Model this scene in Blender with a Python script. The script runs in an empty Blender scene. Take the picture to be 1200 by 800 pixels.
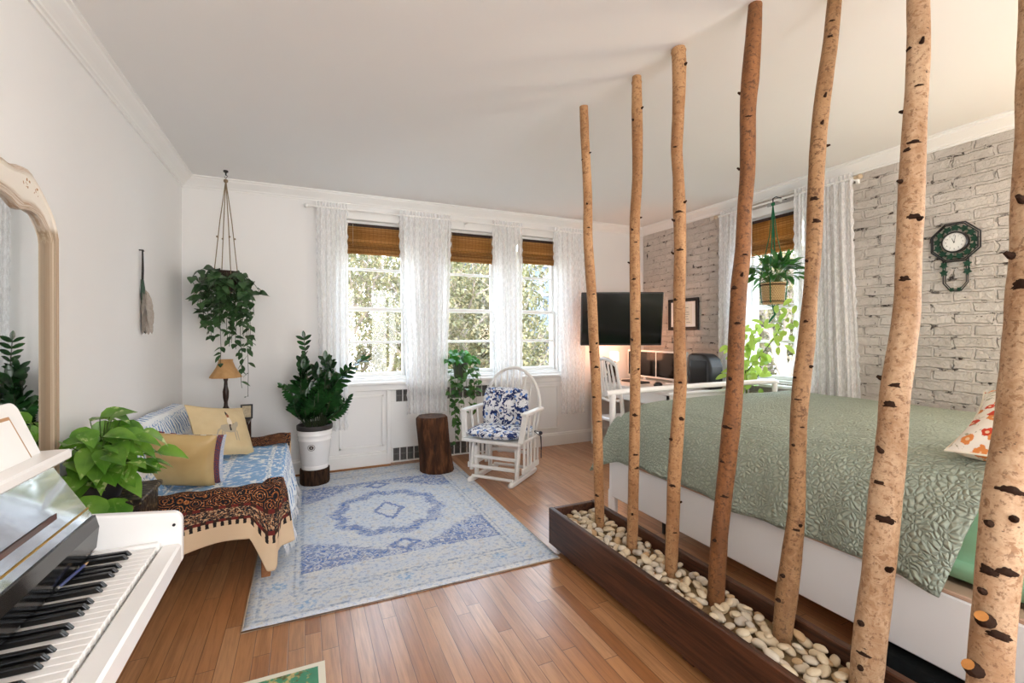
import bpy, math, random
from mathutils import Vector, Matrix, noise as mnoise
PI = math.pi
sin, cos = math.sin, math.cos
R = random.Random(7)
COL = bpy.context.scene.collection

# ------------------------------------------------------------------ mesh builder
class MB:
    def __init__(s):
        s.v = []; s.f = []; s.mi = []; s.sm = []; s.uv = []
    def add(s, vs, fs, mi=0, smooth=True, uvs=None):
        o = len(s.v)
        s.v += [tuple(p) for p in vs]
        s.uv += uvs if uvs else [(0.0, 0.0)] * len(vs)
        for f in fs:
            s.f.append(tuple(i + o for i in f)); s.mi.append(mi); s.sm.append(smooth)
        return s
    def box(s, lo, hi, mi=0, b=0.004, M=None):
        c = [(a + d) / 2 for a, d in zip(lo, hi)]
        h = [abs(d - a) / 2 for a, d in zip(lo, hi)]
        b = min([b] + [x * 0.45 for x in h])
        vs = []; idx = {}
        for sx in (-1, 1):
            for sy in (-1, 1):
                for sz in (-1, 1):
                    for ax in range(3):
                        p = [sx * (h[0] - b), sy * (h[1] - b), sz * (h[2] - b)]
                        p[ax] = (sx, sy, sz)[ax] * h[ax]
                        idx[(sx, sy, sz, ax)] = len(vs)
                        vs.append(Vector((c[0] + p[0], c[1] + p[1], c[2] + p[2])))
        fs = []
        def face(keys):
            ids = [idx[k] for k in keys]
            ctr = sum((vs[i] for i in ids), Vector()) / len(ids)
            n = (vs[ids[1]] - vs[ids[0]]).cross(vs[ids[2]] - vs[ids[0]])
            if n.dot(ctr - Vector(c)) < 0: ids.reverse()
            fs.append(ids)
        for ax in range(3):
            o1, o2 = [a for a in range(3) if a != ax]
            for sg in (-1, 1):
                ks = []
                for a, d in ((-1, -1), (1, -1), (1, 1), (-1, 1)):
                    k = [0, 0, 0]; k[ax] = sg; k[o1] = a; k[o2] = d
                    ks.append(tuple(k) + (ax,))
                face(ks)
            for a in (-1, 1):
                for d in (-1, 1):
                    k0 = [0, 0, 0]; k0[o1] = a; k0[o2] = d
                    ka = list(k0); ka[ax] = -1; kb = list(k0); kb[ax] = 1
                    face([tuple(ka) + (o1,), tuple(kb) + (o1,), tuple(kb) + (o2,), tuple(ka) + (o2,)])
        for sx in (-1, 1):
            for sy in (-1, 1):
                for sz in (-1, 1):
                    face([(sx, sy, sz, 0), (sx, sy, sz, 1), (sx, sy, sz, 2)])
        if M: vs = [M @ p for p in vs]
        return s.add(vs, fs, mi, False)
    def beam(s, p, q, w, h, mi=0, b=0.003, up=(0, 0, 1)):
        p, q = Vector(p), Vector(q); d = q - p; L = d.length; d.normalize()
        up = Vector(up)
        if abs(d.dot(up)) > 0.99: up = Vector((0, 1, 0))
        x = d.cross(up).normalized(); z = x.cross(d)
        M = Matrix(((x[0], d[0], z[0], p[0]), (x[1], d[1], z[1], p[1]), (x[2], d[2], z[2], p[2]), (0, 0, 0, 1)))
        return s.box((-w / 2, 0, -h / 2), (w / 2, L, h / 2), mi, b, M)
    def tube(s, pts, r, n=10, mi=0, caps=True, capmi=None, closed=False, fr=None):
        pts = [Vector(p) for p in pts]; N = len(pts)
        rs = r if isinstance(r, (list, tuple)) else [r] * N
        vs = []; prev = None
        for i, p in enumerate(pts):
            if closed: t = pts[(i + 1) % N] - pts[i - 1]
            else: t = pts[min(i + 1, N - 1)] - pts[max(i - 1, 0)]
            if t.length < 1e-9: t = Vector((0, 0, 1))
            t.normalize()
            if prev is None:
                a = Vector((1, 0, 0)) if abs(t.x) < 0.9 else Vector((0, 1, 0))
                x = (a - t * a.dot(t)).normalized()
            else:
                x = prev - t * prev.dot(t)
                x = x.normalized() if x.length > 1e-6 else Vector((1, 0, 0))
            prev = x; y = t.cross(x)
            for k in range(n):
                a = 2 * PI * k / n
                rr = rs[i] * (fr(i, a) if fr else 1)
                vs.append(p + x * (cos(a) * rr) + y * (sin(a) * rr))
        fs = []
        for i in range(N if closed else N - 1):
            j = (i + 1) % N
            for k in range(n):
                l = (k + 1) % n
                fs.append((i * n + k, i * n + l, j * n + l, j * n + k))
        uvs = [(k / n, i / max(1, N - 1)) for i in range(N) for k in range(n)]
        s.add(vs, fs, mi, True, uvs)
        if caps and not closed:
            o = len(s.v) - len(vs)
            s.f.append(tuple(o + k for k in range(n))[::-1]); s.mi.append(mi if capmi is None else capmi); s.sm.append(False)
            s.f.append(tuple(o + (N - 1) * n + k for k in range(n))); s.mi.append(mi if capmi is None else capmi); s.sm.append(False)
        return s
    def lathe(s, prof, c=(0, 0, 0), n=28, mi=0, M=None, fr=None):
        vs = []; fs = []
        for i, (r, z) in enumerate(prof):
            for k in range(n):
                a = 2 * PI * k / n
                rr = r * (fr(a, z) if fr else 1)
                p = Vector((c[0] + rr * cos(a), c[1] + rr * sin(a), c[2] + z))
                vs.append(M @ p if M else p)
        for i in range(len(prof) - 1):
            for k in range(n):
                l = (k + 1) % n
                fs.append((i * n + k, i * n + l, (i + 1) * n + l, (i + 1) * n + k))
        if prof[0][0] > 1e-5: fs.append(tuple(range(n))[::-1])
        if prof[-1][0] > 1e-5: fs.append(tuple((len(prof) - 1) * n + k for k in range(n)))
        return s.add(vs, fs, mi, True, [(k / n, i / (len(prof) - 1)) for i in range(len(prof)) for k in range(n)])
    def ball(s, c, r, mi=0, n=12, m=8, M=None):
        r = r if isinstance(r, (list, tuple)) else (r, r, r)
        vs = []; fs = []
        for i in range(m + 1):
            t = PI * i / m
            for k in range(n):
                a = 2 * PI * k / n
                p = Vector((r[0] * sin(t) * cos(a), r[1] * sin(t) * sin(a), -r[2] * cos(t)))
                if M: p = M @ p
                vs.append(p + Vector(c))
        for i in range(m):
            for k in range(n):
                l = (k + 1) % n
                fs.append((i * n + k, i * n + l, (i + 1) * n + l, (i + 1) * n + k))
        return s.add(vs, fs, mi, True)
    def sheet(s, nu, nv, fn, mi=0, flip=False, smooth=True):
        vs = []; uvs = []; fs = []
        for j in range(nv + 1):
            for i in range(nu + 1):
                u, v = i / nu, j / nv
                vs.append(Vector(fn(u, v))); uvs.append((u, v))
        for j in range(nv):
            for i in range(nu):
                a = j * (nu + 1) + i
                q = (a, a + 1, a + nu + 2, a + nu + 1)
                fs.append(q[::-1] if flip else q)
        return s.add(vs, fs, mi, smooth, uvs)
    def prism(s, poly, fn, d0, d1, mi=0, smooth=False):
        """2D polygon swept from d0 to d1; fn(a,b,d) -> point"""
        n = len(poly)
        vs = [Vector(fn(a, b, d0)) for a, b in poly] + [Vector(fn(a, b, d1)) for a, b in poly]
        fs = [tuple(range(n))[::-1], tuple(range(n, 2 * n))]
        for i in range(n):
            j = (i + 1) % n
            fs.append((i, j, n + j, n + i))
        return s.add(vs, fs, mi, smooth)
    def vox(s, xs, ys, zs, solid, mi=0):
        nx, ny, nz = len(xs) - 1, len(ys) - 1, len(zs) - 1
        def on(i, j, k):
            return 0 <= i < nx and 0 <= j < ny and 0 <= k < nz and solid((xs[i] + xs[i + 1]) / 2, (ys[j] + ys[j + 1]) / 2, (zs[k] + zs[k + 1]) / 2)
        for i in range(nx):
            for j in range(ny):
                for k in range(nz):
                    if not on(i, j, k): continue
                    x0, x1, y0, y1, z0, z1 = xs[i], xs[i + 1], ys[j], ys[j + 1], zs[k], zs[k + 1]
                    P = [(x0, y0, z0), (x1, y0, z0), (x1, y1, z0), (x0, y1, z0), (x0, y0, z1), (x1, y0, z1), (x1, y1, z1), (x0, y1, z1)]
                    for d, q in (((0, 0, -1), (3, 2, 1, 0)), ((0, 0, 1), (4, 5, 6, 7)), ((0, -1, 0), (0, 1, 5, 4)), ((0, 1, 0), (2, 3, 7, 6)), ((-1, 0, 0), (3, 0, 4, 7)), ((1, 0, 0), (1, 2, 6, 5))):
                        if not on(i + d[0], j + d[1], k + d[2]):
                            s.add([P[a] for a in q], [(0, 1, 2, 3)], mi, False)
        return s
    def leaf(s, base, d, up, L, W, prof, fold=0.25, droop=0.5, mi=0, steps=None):
        """prof: list of (t, halfwidth fraction). bends toward -z by droop"""
        base = Vector(base); d = Vector(d).normalized(); up = Vector(up)
        x = d.cross(up)
        if x.length < 1e-4: x = Vector((1, 0, 0))
        x.normalize(); n = x.cross(d)
        vs = []; uvs = []; p = base.copy(); last = 0; dd = d.copy()
        for t, w in prof:
            st = (t - last) * L
            dd = (dd + Vector((0, 0, -1)) * droop * (t - last)).normalized()
            p = p + dd * st; last = t
            nn = x.cross(dd).normalized()
            hw = w * W / 2
            vs += [p - x * hw + nn * (hw * fold), p.copy(), p + x * hw + nn * (hw * fold)]
            uvs += [(0, t), (.5, t), (1, t)]
        fs = []
        for i in range(len(prof) - 1):
            a = i * 3
            fs += [(a, a + 1, a + 4, a + 3), (a + 1, a + 2, a + 5, a + 4)]
        return s.add(vs, fs, mi, True, uvs)
    def build(s, name, mats, parent=None, loc=None, rot=None, sharp=40, mods=()):
        me = bpy.data.meshes.new(name)
        me.from_pydata(s.v, [], s.f)
        mats = mats if isinstance(mats, (list, tuple)) else [mats]
        for m in mats: me.materials.append(m)
        me.polygons.foreach_set('material_index', s.mi)
        me.polygons.foreach_set('use_smooth', s.sm)
        ul = me.uv_layers.new(name='UVMap')
        li = [0] * len(me.loops); me.loops.foreach_get('vertex_index', li)
        flat = []
        for i in li: flat += s.uv[i]
        ul.data.foreach_set('uv', flat)
        me.update()
        if sharp and any(s.sm): me.set_sharp_from_angle(angle=math.radians(sharp))
        o = bpy.data.objects.new(name, me); COL.objects.link(o)
        if parent is not None: o.parent = parent
        if loc: o.location = loc
        if rot: o.rotation_euler = rot
        for md in mods:
            m = o.modifiers.new(md[0], md[0])
            for k, v in md[1].items(): setattr(m, k, v)
        return o

def SOL(t, off=0): return ('SOLIDIFY', {'thickness': t, 'offset': off})
SUB = ('SUBSURF', {'levels': 1, 'render_levels': 1})
def tag(o, label, cat, group=None, kind=None):
    o['label'] = label; o['category'] = cat
    if group: o['group'] = group
    if kind: o['kind'] = kind
    return o
def thing(name, label, cat, loc=(0, 0, 0), rz=0.0, group=None):
    o = bpy.data.objects.new(name, None); COL.objects.link(o)
    o.location = loc; o.rotation_euler = (0, 0, rz); o.empty_display_size = .05
    return tag(o, label, cat, group)
def structure(o): o['kind'] = 'structure'; return o
def copy_tree(o, parent=None):
    c = o.copy(); COL.objects.link(c)
    if parent is not None: c.parent = parent
    for ch in list(o.children): copy_tree(ch, c)
    return c
def kid(mb, name, mats, parent, **k): return mb.build(name, mats, parent, **k)
def fbm(x, y=0, z=0, o=3): return mnoise.fractal(Vector((x, y, z)), 1.0, 2.0, o)

# ------------------------------------------------------------------ node expressions
def lin(c): return tuple((x / 12.92 if x <= .04045 else ((x + .055) / 1.055) ** 2.4) for x in c)
def C(h):
    h = h.lstrip('#'); return lin(tuple(int(h[i:i + 2], 16) / 255 for i in (0, 2, 4))) + (1,)
class X:
    def __init__(s, nt, o): s.nt = nt; s.o = o
    def __add__(s, b): return MA(s.nt, 'ADD', s, b)
    def __radd__(s, b): return MA(s.nt, 'ADD', s, b)
    def __sub__(s, b): return MA(s.nt, 'SUBTRACT', s, b)
    def __rsub__(s, b): return MA(s.nt, 'SUBTRACT', b, s)
    def __mul__(s, b): return MA(s.nt, 'MULTIPLY', s, b)
    def __rmul__(s, b): return MA(s.nt, 'MULTIPLY', s, b)
    def __truediv__(s, b): return MA(s.nt, 'DIVIDE', s, b)
    def __rtruediv__(s, b): return MA(s.nt, 'DIVIDE', b, s)
    def __gt__(s, b): return MA(s.nt, 'GREATER_THAN', s, b)
    def __lt__(s, b): return MA(s.nt, 'LESS_THAN', s, b)
    def __abs__(s): return MA(s.nt, 'ABSOLUTE', s)
    def f(s, op, b=None): return MA(s.nt, op, s, b) if b is not None else MA(s.nt, op, s)
def setin(nt, sock, a):
    if isinstance(a, X): nt.links.new(a.o, sock)
    elif hasattr(a, 'is_output'): nt.links.new(a, sock)
    else: sock.default_value = a
def MA(nt, op, *a):
    n = nt.nodes.new('ShaderNodeMath'); n.operation = op
    for i, q in enumerate(a): setin(nt, n.inputs[i], q)
    return X(nt, n.outputs[0])
class MT:
    def __init__(s, name, rough=.6, spec=.4):
        s.m = bpy.data.materials.new(name); s.m.use_nodes = True
        s.nt = s.m.node_tree; s.b = s.nt.nodes['Principled BSDF']; s.out = s.nt.nodes['Material Output']
        s.b.inputs['Roughness'].default_value = rough
        s.b.inputs['Specular IOR Level'].default_value = spec
    def coord(s, kind='Object'):
        n = s.nt.nodes.new('ShaderNodeTexCoord'); return X(s.nt, n.outputs[kind])
    def pos(s):
        n = s.nt.nodes.new('ShaderNodeNewGeometry'); return X(s.nt, n.outputs['Position'])
    def sep(s, v):
        n = s.nt.nodes.new('ShaderNodeSeparateXYZ'); setin(s.nt, n.inputs[0], v)
        return [X(s.nt, o) for o in n.outputs]
    def comb(s, x=0., y=0., z=0.):
        n = s.nt.nodes.new('ShaderNodeCombineXYZ')
        for i, q in enumerate((x, y, z)): setin(s.nt, n.inputs[i], q)
        return X(s.nt, n.outputs[0])
    def vscale(s, v, sc):
        n = s.nt.nodes.new('ShaderNodeMapping'); setin(s.nt, n.inputs[0], v); n.inputs['Scale'].default_value = sc
        return X(s.nt, n.outputs[0])
    def vadd(s, v, w):
        n = s.nt.nodes.new('ShaderNodeVectorMath'); n.operation = 'ADD'; setin(s.nt, n.inputs[0], v); setin(s.nt, n.inputs[1], w)
        return X(s.nt, n.outputs[0])
    def vmul(s, v, k):
        n = s.nt.nodes.new('ShaderNodeVectorMath'); n.operation = 'SCALE'; setin(s.nt, n.inputs[0], v); n.inputs['Scale'].default_value = k
        return X(s.nt, n.outputs[0])
    def noise(s, v, scale=5., detail=2., rough=.5, dist=0., color=False):
        n = s.nt.nodes.new('ShaderNodeTexNoise'); setin(s.nt, n.inputs['Vector'], v)
        n.inputs['Scale'].default_value = scale; n.inputs['Detail'].default_value = detail
        n.inputs['Roughness'].default_value = rough; n.inputs['Distortion'].default_value = dist
        return X(s.nt, n.outputs['Color' if color else 'Fac'])
    def vor(s, v, scale=5., feature='F1', out='Distance', rnd=1.):
        n = s.nt.nodes.new('ShaderNodeTexVoronoi'); n.feature = feature; setin(s.nt, n.inputs['Vector'], v)
        n.inputs['Scale'].default_value = scale; n.inputs['Randomness'].default_value = rnd
        return X(s.nt, n.outputs[out])
    def vor2(s, v, scale=5., out='Distance'):
        x = s.vor(v, scale, 'F1', out); x.o.node.voronoi_dimensions = '2D'; return x
    def white(s, v):
        n = s.nt.nodes.new('ShaderNodeTexWhiteNoise'); setin(s.nt, n.inputs['Vector'], v)
        return X(s.nt, n.outputs['Value'])
    def ss(s, x, a, b, o0=0., o1=1.):
        n = s.nt.nodes.new('ShaderNodeMapRange'); n.interpolation_type = 'SMOOTHSTEP'
        setin(s.nt, n.inputs[0], x); n.inputs[1].default_value = a; n.inputs[2].default_value = b
        n.inputs[3].default_value = o0; n.inputs[4].default_value = o1
        return X(s.nt, n.outputs[0])
    def mix(s, f, a, b):
        n = s.nt.nodes.new('ShaderNodeMix'); n.data_type = 'RGBA'
        setin(s.nt, n.inputs[0], f); setin(s.nt, n.inputs[6], a); setin(s.nt, n.inputs[7], b)
        return X(s.nt, n.outputs[2])
    def ramp(s, f, stops, const=False):
        n = s.nt.nodes.new('ShaderNodeValToRGB'); setin(s.nt, n.inputs[0], f); e = n.color_ramp.elements
        if const: n.color_ramp.interpolation = 'CONSTANT'
        while len(e) < len(stops): e.new(.5)
        for i, (p, c) in enumerate(stops): e[i].position = p; e[i].color = c
        return X(s.nt, n.outputs[0])
    def brick(s, v, bw, rh, mort, off=.5):
        n = s.nt.nodes.new('ShaderNodeTexBrick'); setin(s.nt, n.inputs['Vector'], v)
        n.inputs['Scale'].default_value = 1; n.inputs['Brick Width'].default_value = bw; n.inputs['Row Height'].default_value = rh
        n.inputs['Mortar Size'].default_value = mort; n.inputs['Mortar Smooth'].default_value = .4; n.offset = off
        n.inputs['Color1'].default_value = (0, 0, 0, 1); n.inputs['Color2'].default_value = (1, 1, 1, 1); n.inputs['Mortar'].default_value = (.5, .5, .5, 1)
        return X(s.nt, n.outputs['Color']), X(s.nt, n.outputs['Fac'])
    def bump(s, h, strength=.3, dist=.01):
        n = s.nt.nodes.new('ShaderNodeBump'); setin(s.nt, n.inputs['Height'], h)
        n.inputs['Strength'].default_value = strength; n.inputs['Distance'].default_value = dist
        s.nt.links.new(n.outputs[0], s.b.inputs['Normal']); return s
    def col(s, c): setin(s.nt, s.b.inputs['Base Color'], c); return s
    def rgh(s, c): setin(s.nt, s.b.inputs['Roughness'], c); return s
    def set(s, **k):
        for a, v in k.items(): setin(s.nt, s.b.inputs[a.replace('_', ' ')], v)
        return s
def plain(name, h, rough=.5, spec=.4, var=.06, scale=30., bump=0., metal=0., coat=0.):
    """one colour with a little procedural unevenness"""
    t = MT(name, rough, spec); c = C(h)
    n = t.noise(t.coord(), scale, 3.)
    t.col(t.mix(n, tuple(x * (1 - var) for x in c[:3]) + (1,), tuple(min(1, x * (1 + var)) for x in c[:3]) + (1,)))
    if bump: t.bump(n, bump, .004)
    t.b.inputs['Metallic'].default_value = metal; t.b.inputs['Coat Weight'].default_value = coat
    return t.m
def wood(name, c0, c1, axis='X', scale=1., rough=.45, coat=0., bump=.15):
    t = MT(name, rough); v = t.coord()
    sc = {'X': (1.5, 22, 22), 'Y': (22, 1.5, 22), 'Z': (22, 22, 1.5)}[axis]
    v2 = t.vscale(v, tuple(q * scale for q in sc))
    n = t.noise(v2, 1.6, 5., .6, .6); n2 = t.noise(v2, 6., 3., .6)
    f = t.ss(n * .75 + n2 * .3, .3, .75)
    t.col(t.mix(f, C(c0), C(c1))); t.bump(n + n2 * .4, bump, .003)
    t.b.inputs['Coat Weight'].default_value = coat
    return t.m
# ------------------------------------------------------------------ shared materials
WHITE = plain('white_paint', '#efeeeb', .45, .4, .015, 8)
WALLM = plain('white_wall_paint', '#edecea', .7, .2, .012, 3)
CEILM = plain('ceiling_paint', '#ecebe9', .8, .15, .012, 2)
GLOSSW = plain('white_gloss_paint', '#f0eeeb', .22, .5, .012, 6)
BLACKM = plain('black_metal', '#17171a', .35, .5, .1)
STEEL = plain('steel', '#9a9a98', .3, .5, .05, metal=1.)
BRASS = plain('brass', '#b08a3e', .3, .5, .05, metal=1.)
DARKW = wood('dark_turned_wood', '#1d0f08', '#3a2114', 'Z', 1, .35)

def floor_mat():
    t = MT('oak_floor', .34, .5); x, y, z = t.sep(t.coord())
    w = .064
    i = (x / w).f('FLOOR')
    r1 = t.white(t.comb(i, 3.3))
    yy = y / .95 + r1 * 7.
    j = yy.f('FLOOR')
    bid = t.comb(i, j, 1.7); r = t.white(bid)
    gv = t.comb(x * 26., y * 1.7, r * 37.)
    g = t.noise(gv, 1.3, 5., .62, .9)
    g2 = t.noise(t.comb(x * 90., y * 5., r * 11.), 1.5, 3., .6)
    base = t.ramp(r, [(0, C('#a2693c')), (.25, C('#b47a4c')), (.5, C('#bd8657')), (.8, C('#c69266')), (1, C('#ab7144'))])
    dark = t.mix(.5, base, C('#6b3f22'))
    c = t.mix(t.ss(g * .8 + g2 * .35, .42, .78), base, dark)
    fx = (x / w).f('FRACT'); fy = yy.f('FRACT')
    seam = t.ss(abs(fx - .5), .468, .495).f('MAXIMUM', t.ss(abs(fy - .5), .4975, .4995))
    t.col(t.mix(seam * .75, c, C('#2a160b')))
    t.rgh(g * .16 + .24)
    t.bump(0. - seam * 1. - g2 * .18, .25, .002)
    t.b.inputs['Coat Weight'].default_value = .5; t.b.inputs['Coat Roughness'].default_value = .25
    return t.m
def brick_mat():
    t = MT('painted_brick', .55, .35); x, y, z = t.sep(t.pos())
    v = t.comb(y, z, 0.)
    wob = t.noise(t.vscale(v, (1, 1, 1)), 9., 3., .6, 0., True)
    n = t.nt.nodes.new('ShaderNodeVectorMath'); n.operation = 'MULTIPLY_ADD'
    setin(t.nt, n.inputs[0], wob); n.inputs[1].default_value = (.05, .034, 0); setin(t.nt, n.inputs[2], v)
    vv = X(t.nt, n.outputs[0])
    rc, mort = t.brick(vv, .215, .076, .011)
    lump = t.noise(v, 26., 4., .65); big = t.noise(v, 5., 3.)
    big2 = t.noise(v, 2.2, 4., .7)
    paint = t.mix(t.ss(big2, .3, .7), C('#bdb5ac'), C('#d6cec5'))
    paint = t.mix(t.sep(rc)[0] * .35, paint, C('#b4aca5'))
    crk = t.ss(mort, .55, 1.) * t.ss(t.noise(v, 11., 5., .75), .55, .62) * t.ss(t.noise(v, 3.1, 2.), .36, .5)
    hole = t.ss(t.noise(v, 33., 2., .5), .70, .745) * .8
    t.col(t.mix(crk.f('MAXIMUM', hole), paint, C('#40352f')))
    h = (1. - mort) * .5 + lump * .6 + big * .5 - crk * .9 - hole * .5
    t.bump(h, 1., .026)
    return t.m
FLOORM, BRICKM = floor_mat(), brick_mat()

# ------------------------------------------------------------------ camera
cd = bpy.data.cameras.new('camera'); cam = bpy.data.objects.new('camera', cd); COL.objects.link(cam)
yaw, roll = 0.426223, -0.003253
fw = Vector((sin(yaw), cos(yaw), 0)); r0 = Vector((cos(yaw), -sin(yaw), 0)); u0 = Vector((0, 0, 1))
rr = r0 * cos(roll) + u0 * sin(roll); uu = u0 * cos(roll) - r0 * sin(roll)
cam.matrix_world = Matrix(((rr.x, uu.x, -fw.x, 0), (rr.y, uu.y, -fw.y, 0), (rr.z, uu.z, -fw.z, 1.3), (0, 0, 0, 1)))
cd.sensor_width = 36; cd.lens = 536.475 / 1200 * 36; cd.shift_y = -(400 - 391.303) / 1200
cd.clip_start = .02; cd.clip_end = 200
bpy.context.scene.camera = cam

# ------------------------------------------------------------------ room shell
XL, XR, YB, YF, ZC = -.94, 3.99, 4.68, -1.9, 2.645
structure(MB().box((XL - .1, YF - .1, -.12), (XR + .3, YB + .3, 0), b=0).build('floor', FLOORM))
structure(MB().box((XL - .1, YF - .1, ZC), (XR + .3, YB + .3, ZC + .12), b=0).build('ceiling', CEILM))
structure(MB().box((XL - .15, YF - .1, 0), (XL, YB + .25, ZC), b=0).build('wall_left', WALLM))
FILL_FRONT = ((.3, 1.15), (1.45, 2.3))   # unseen tall windows, added behind the camera to light the room
structure(MB().vox([XL - .1, .3, 1.15, 1.45, 2.3, XR + .25], [YF - .15, YF], [0, .25, 2.45, ZC], lambda x, y, z: not (.25 < z < 2.45 and any(a < x < b for a, b in FILL_FRONT))).build('wall_front', WALLM))
for k_, (a_, b_) in enumerate(FILL_FRONT):
    q = MB()
    for lo, hi in (((a_, .25), (a_ + .05, 2.45)), ((b_ - .05, .25), (b_, 2.45)), ((a_ + .05, .25), (b_ - .05, .31)), ((a_ + .05, 2.39), (b_ - .05, 2.45)), (((a_ + b_) / 2 - .03, .31), ((a_ + b_) / 2 + .03, 2.39))): q.box((lo[0], YF - .11, lo[1]), (hi[0], YF - .05, hi[1]))
    structure(q.build('window_%d' % (5 + k_), WHITE))  # frames of the added windows that fill the room with light
WIN = [(.34, .98), (1.34, 1.98), (2.17, 2.76)]
WZ0, WZ1 = .86, 2.42
RX0, RX1, RZ1 = .78, 1.95, .78
xs = sorted({XL - .15, XR + .25, RX0, RX1} | {a for w in WIN for a in w})
def solid_back(x, y, z):
    if any(a < x < b for a, b in WIN) and WZ0 < z < WZ1: return False
    if RX0 < x < RX1 and z < RZ1 and y < YB + .09: return False
    return True
structure(MB().vox(xs, [YB, YB + .09, YB + .26], [0, RZ1, WZ0, WZ1, ZC], solid_back).build('wall_back', WALLM))
RWIN = (2.58, 3.24)
FILL_SIDE = (-1.7, .15)   # unseen window added to the brick wall to brighten left wall and ceiling
structure(MB().vox([XR, XR + .26], [YF - .1, FILL_SIDE[0], FILL_SIDE[1], RWIN[0], RWIN[1], YB], [0, .55, .84, WZ1, ZC],
    lambda x, y, z: not (RWIN[0] < y < RWIN[1] and .84 < z < WZ1) and not (FILL_SIDE[0] < y < FILL_SIDE[1] and .55 < z < WZ1)).build('wall_right', BRICKM))

# crown moulding
prof = [(0, 0), (.095, 0), (.095, -.010), (.083, -.016), (.080, -.026), (.062, -.040), (.040, -.055), (.026, -.066), (.022, -.074), (.012, -.078), (.010, -.090), (0, -.090)]
structure(MB().prism(prof, lambda a, b, d: (XL + a, d, ZC + b), YF, YB).build('trim_1', WHITE))
structure(MB().prism(prof, lambda a, b, d: (d, YB - a, ZC + b), XL, XR).build('trim_2', WHITE))
structure(MB().prism(prof, lambda a, b, d: (XR - a, d, ZC + b), YF, YB).build('trim_3', WHITE))
bp = [(0, 0), (.018, 0), (.018, .118), (.012, .126), (.012, .136), (.004, .145), (0, .145)]
def base_run(name, fn, a, b):
    structure(MB().prism(bp, fn, a, b).build(name, WHITE))
base_run('baseboard_left', lambda a, b, d: (XL + a, d, b), YF, YB)
base_run('baseboard_back', lambda a, b, d: (d, YB - a, b), XL, RX0)
base_run('baseboard_back_right', lambda a, b, d: (d, YB - a, b), RX1, XR)
base_run('baseboard_right', lambda a, b, d: (XR - a, d, b), YF, YB)
# shoe strip in oak along back wall
structure(MB().box((XL, YB - .035, 0), (RX0, YB - .018, .014)).build('trim_4', wood('oak_strip', '#8a5a33', '#b88a5c', 'X')))

# windows -----------------------------------------------------------------------
def glass():
    t = MT('window_glass', .02); nt = t.nt
    tr = nt.nodes.new('ShaderNodeBsdfTransparent'); tr.inputs[0].default_value = (.97, .985, .98, 1)
    gl = nt.nodes.new('ShaderNodeBsdfGlossy'); gl.inputs['Roughness'].default_value = .02
    mx = nt.nodes.new('ShaderNodeMixShader'); mx.inputs[0].default_value = .03
    nt.links.new(tr.outputs[0], mx.inputs[1]); nt.links.new(gl.outputs[0], mx.inputs[2]); nt.links.new(mx.outputs[0], t.out.inputs[0])
    return t.m
GLASS = glass()
def window(n, a0, a1, z0, z1, at):
    """at(u, depth, z) -> point; depth 0 = room face of the wall, positive outward"""
    w = bpy.data.objects.new('window_%d' % n, None); COL.objects.link(w); structure(w)
    p0 = at((a0 + a1) / 2, 0, z0); w.location = p0
    def part(name, boxes, m, b=.004):
        q = MB()
        for (u0, u1, d0, d1, za, zb) in boxes:
            A, B = at(u0, d0, za), at(u1, d1, zb)
            lo = [min(i, j) - k for i, j, k in zip(A, B, p0)]; hi = [max(i, j) - k for i, j, k in zip(A, B, p0)]
            q.box(lo, hi, 0, b)
        o = q.build(name, m, w); o['kind'] = 'structure'; return o
    j = .028
    part('window_frame', [(a0, a0 + j, .05, .24, z0, z1), (a1 - j, a1, .05, .24, z0, z1), (a0 + j, a1 - j, .05, .24, z1 - j, z1), (a0 + j, a1 - j, .05, .25, z0, z0 + .02)], WHITE)
    c = .075
    part('window_casing', [(a0 - c, a0 + .004, -.018, .06, z0 - .03, z1 + c), (a1 - .004, a1 + c, -.018, .06, z0 - .03, z1 + c), (a0, a1, -.018, .06, z1 - .004, z1 + c)], WHITE)
    i0, i1 = a0 + j, a1 - j; mid = 1.555
    s = .034
    def sash(name, za, zb, d, bar):
        part(name, [(i0, i0 + s, d, d + .035, za, zb), (i1 - s, i1, d, d + .035, za, zb), (i0 + s, i1 - s, d, d + .035, za, za + .04), (i0 + s, i1 - s, d, d + .035, zb - .04, zb),
                    (i0 + s, i1 - s, d + .005, d + .03, bar - .014, bar + .014)], WHITE, .005)
        part('pane', [(i0 + s, i1 - s, d + .015, d + .019, za + .04, zb - .04)], GLASS, 0)
    sash('upper_sash', mid - .02, z1 - j, .13, 1.955)
    sash('lower_sash', z0 + .02, mid + .02, .09, 1.222)
    return w
for k, (a, b) in enumerate(WIN):
    window(k + 1, a, b, WZ0, WZ1, lambda u, d, z: (u, YB + d, z))
q = MB()
for lo, hi in (((FILL_SIDE[0], .55), (FILL_SIDE[0] + .05, WZ1)), ((FILL_SIDE[1] - .05, .55), (FILL_SIDE[1], WZ1)), ((FILL_SIDE[0] + .05, .55), (FILL_SIDE[1] - .05, .61)), ((FILL_SIDE[0] + .05, WZ1 - .06), (FILL_SIDE[1] - .05, WZ1)), (((FILL_SIDE[0] + FILL_SIDE[1]) / 2 - .03, .61), ((FILL_SIDE[0] + FILL_SIDE[1]) / 2 + .03, WZ1 - .06))): q.box((XR + .08, lo[0], lo[1]), (XR + .14, hi[0], hi[1]))
structure(q.build('window_7', WHITE))  # frame of the added, out-of-view window that lights the room
window(4, RWIN[0], RWIN[1], .84, WZ1, lambda u, d, z: (XR + d, u, z))
structure(MB().box((.26, YB - .085, .805), (2.82, YB + .06, .835), b=.008).box((.30, YB - .022, .745), (2.78, YB, .806)).build('window_sill', WHITE))
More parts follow.
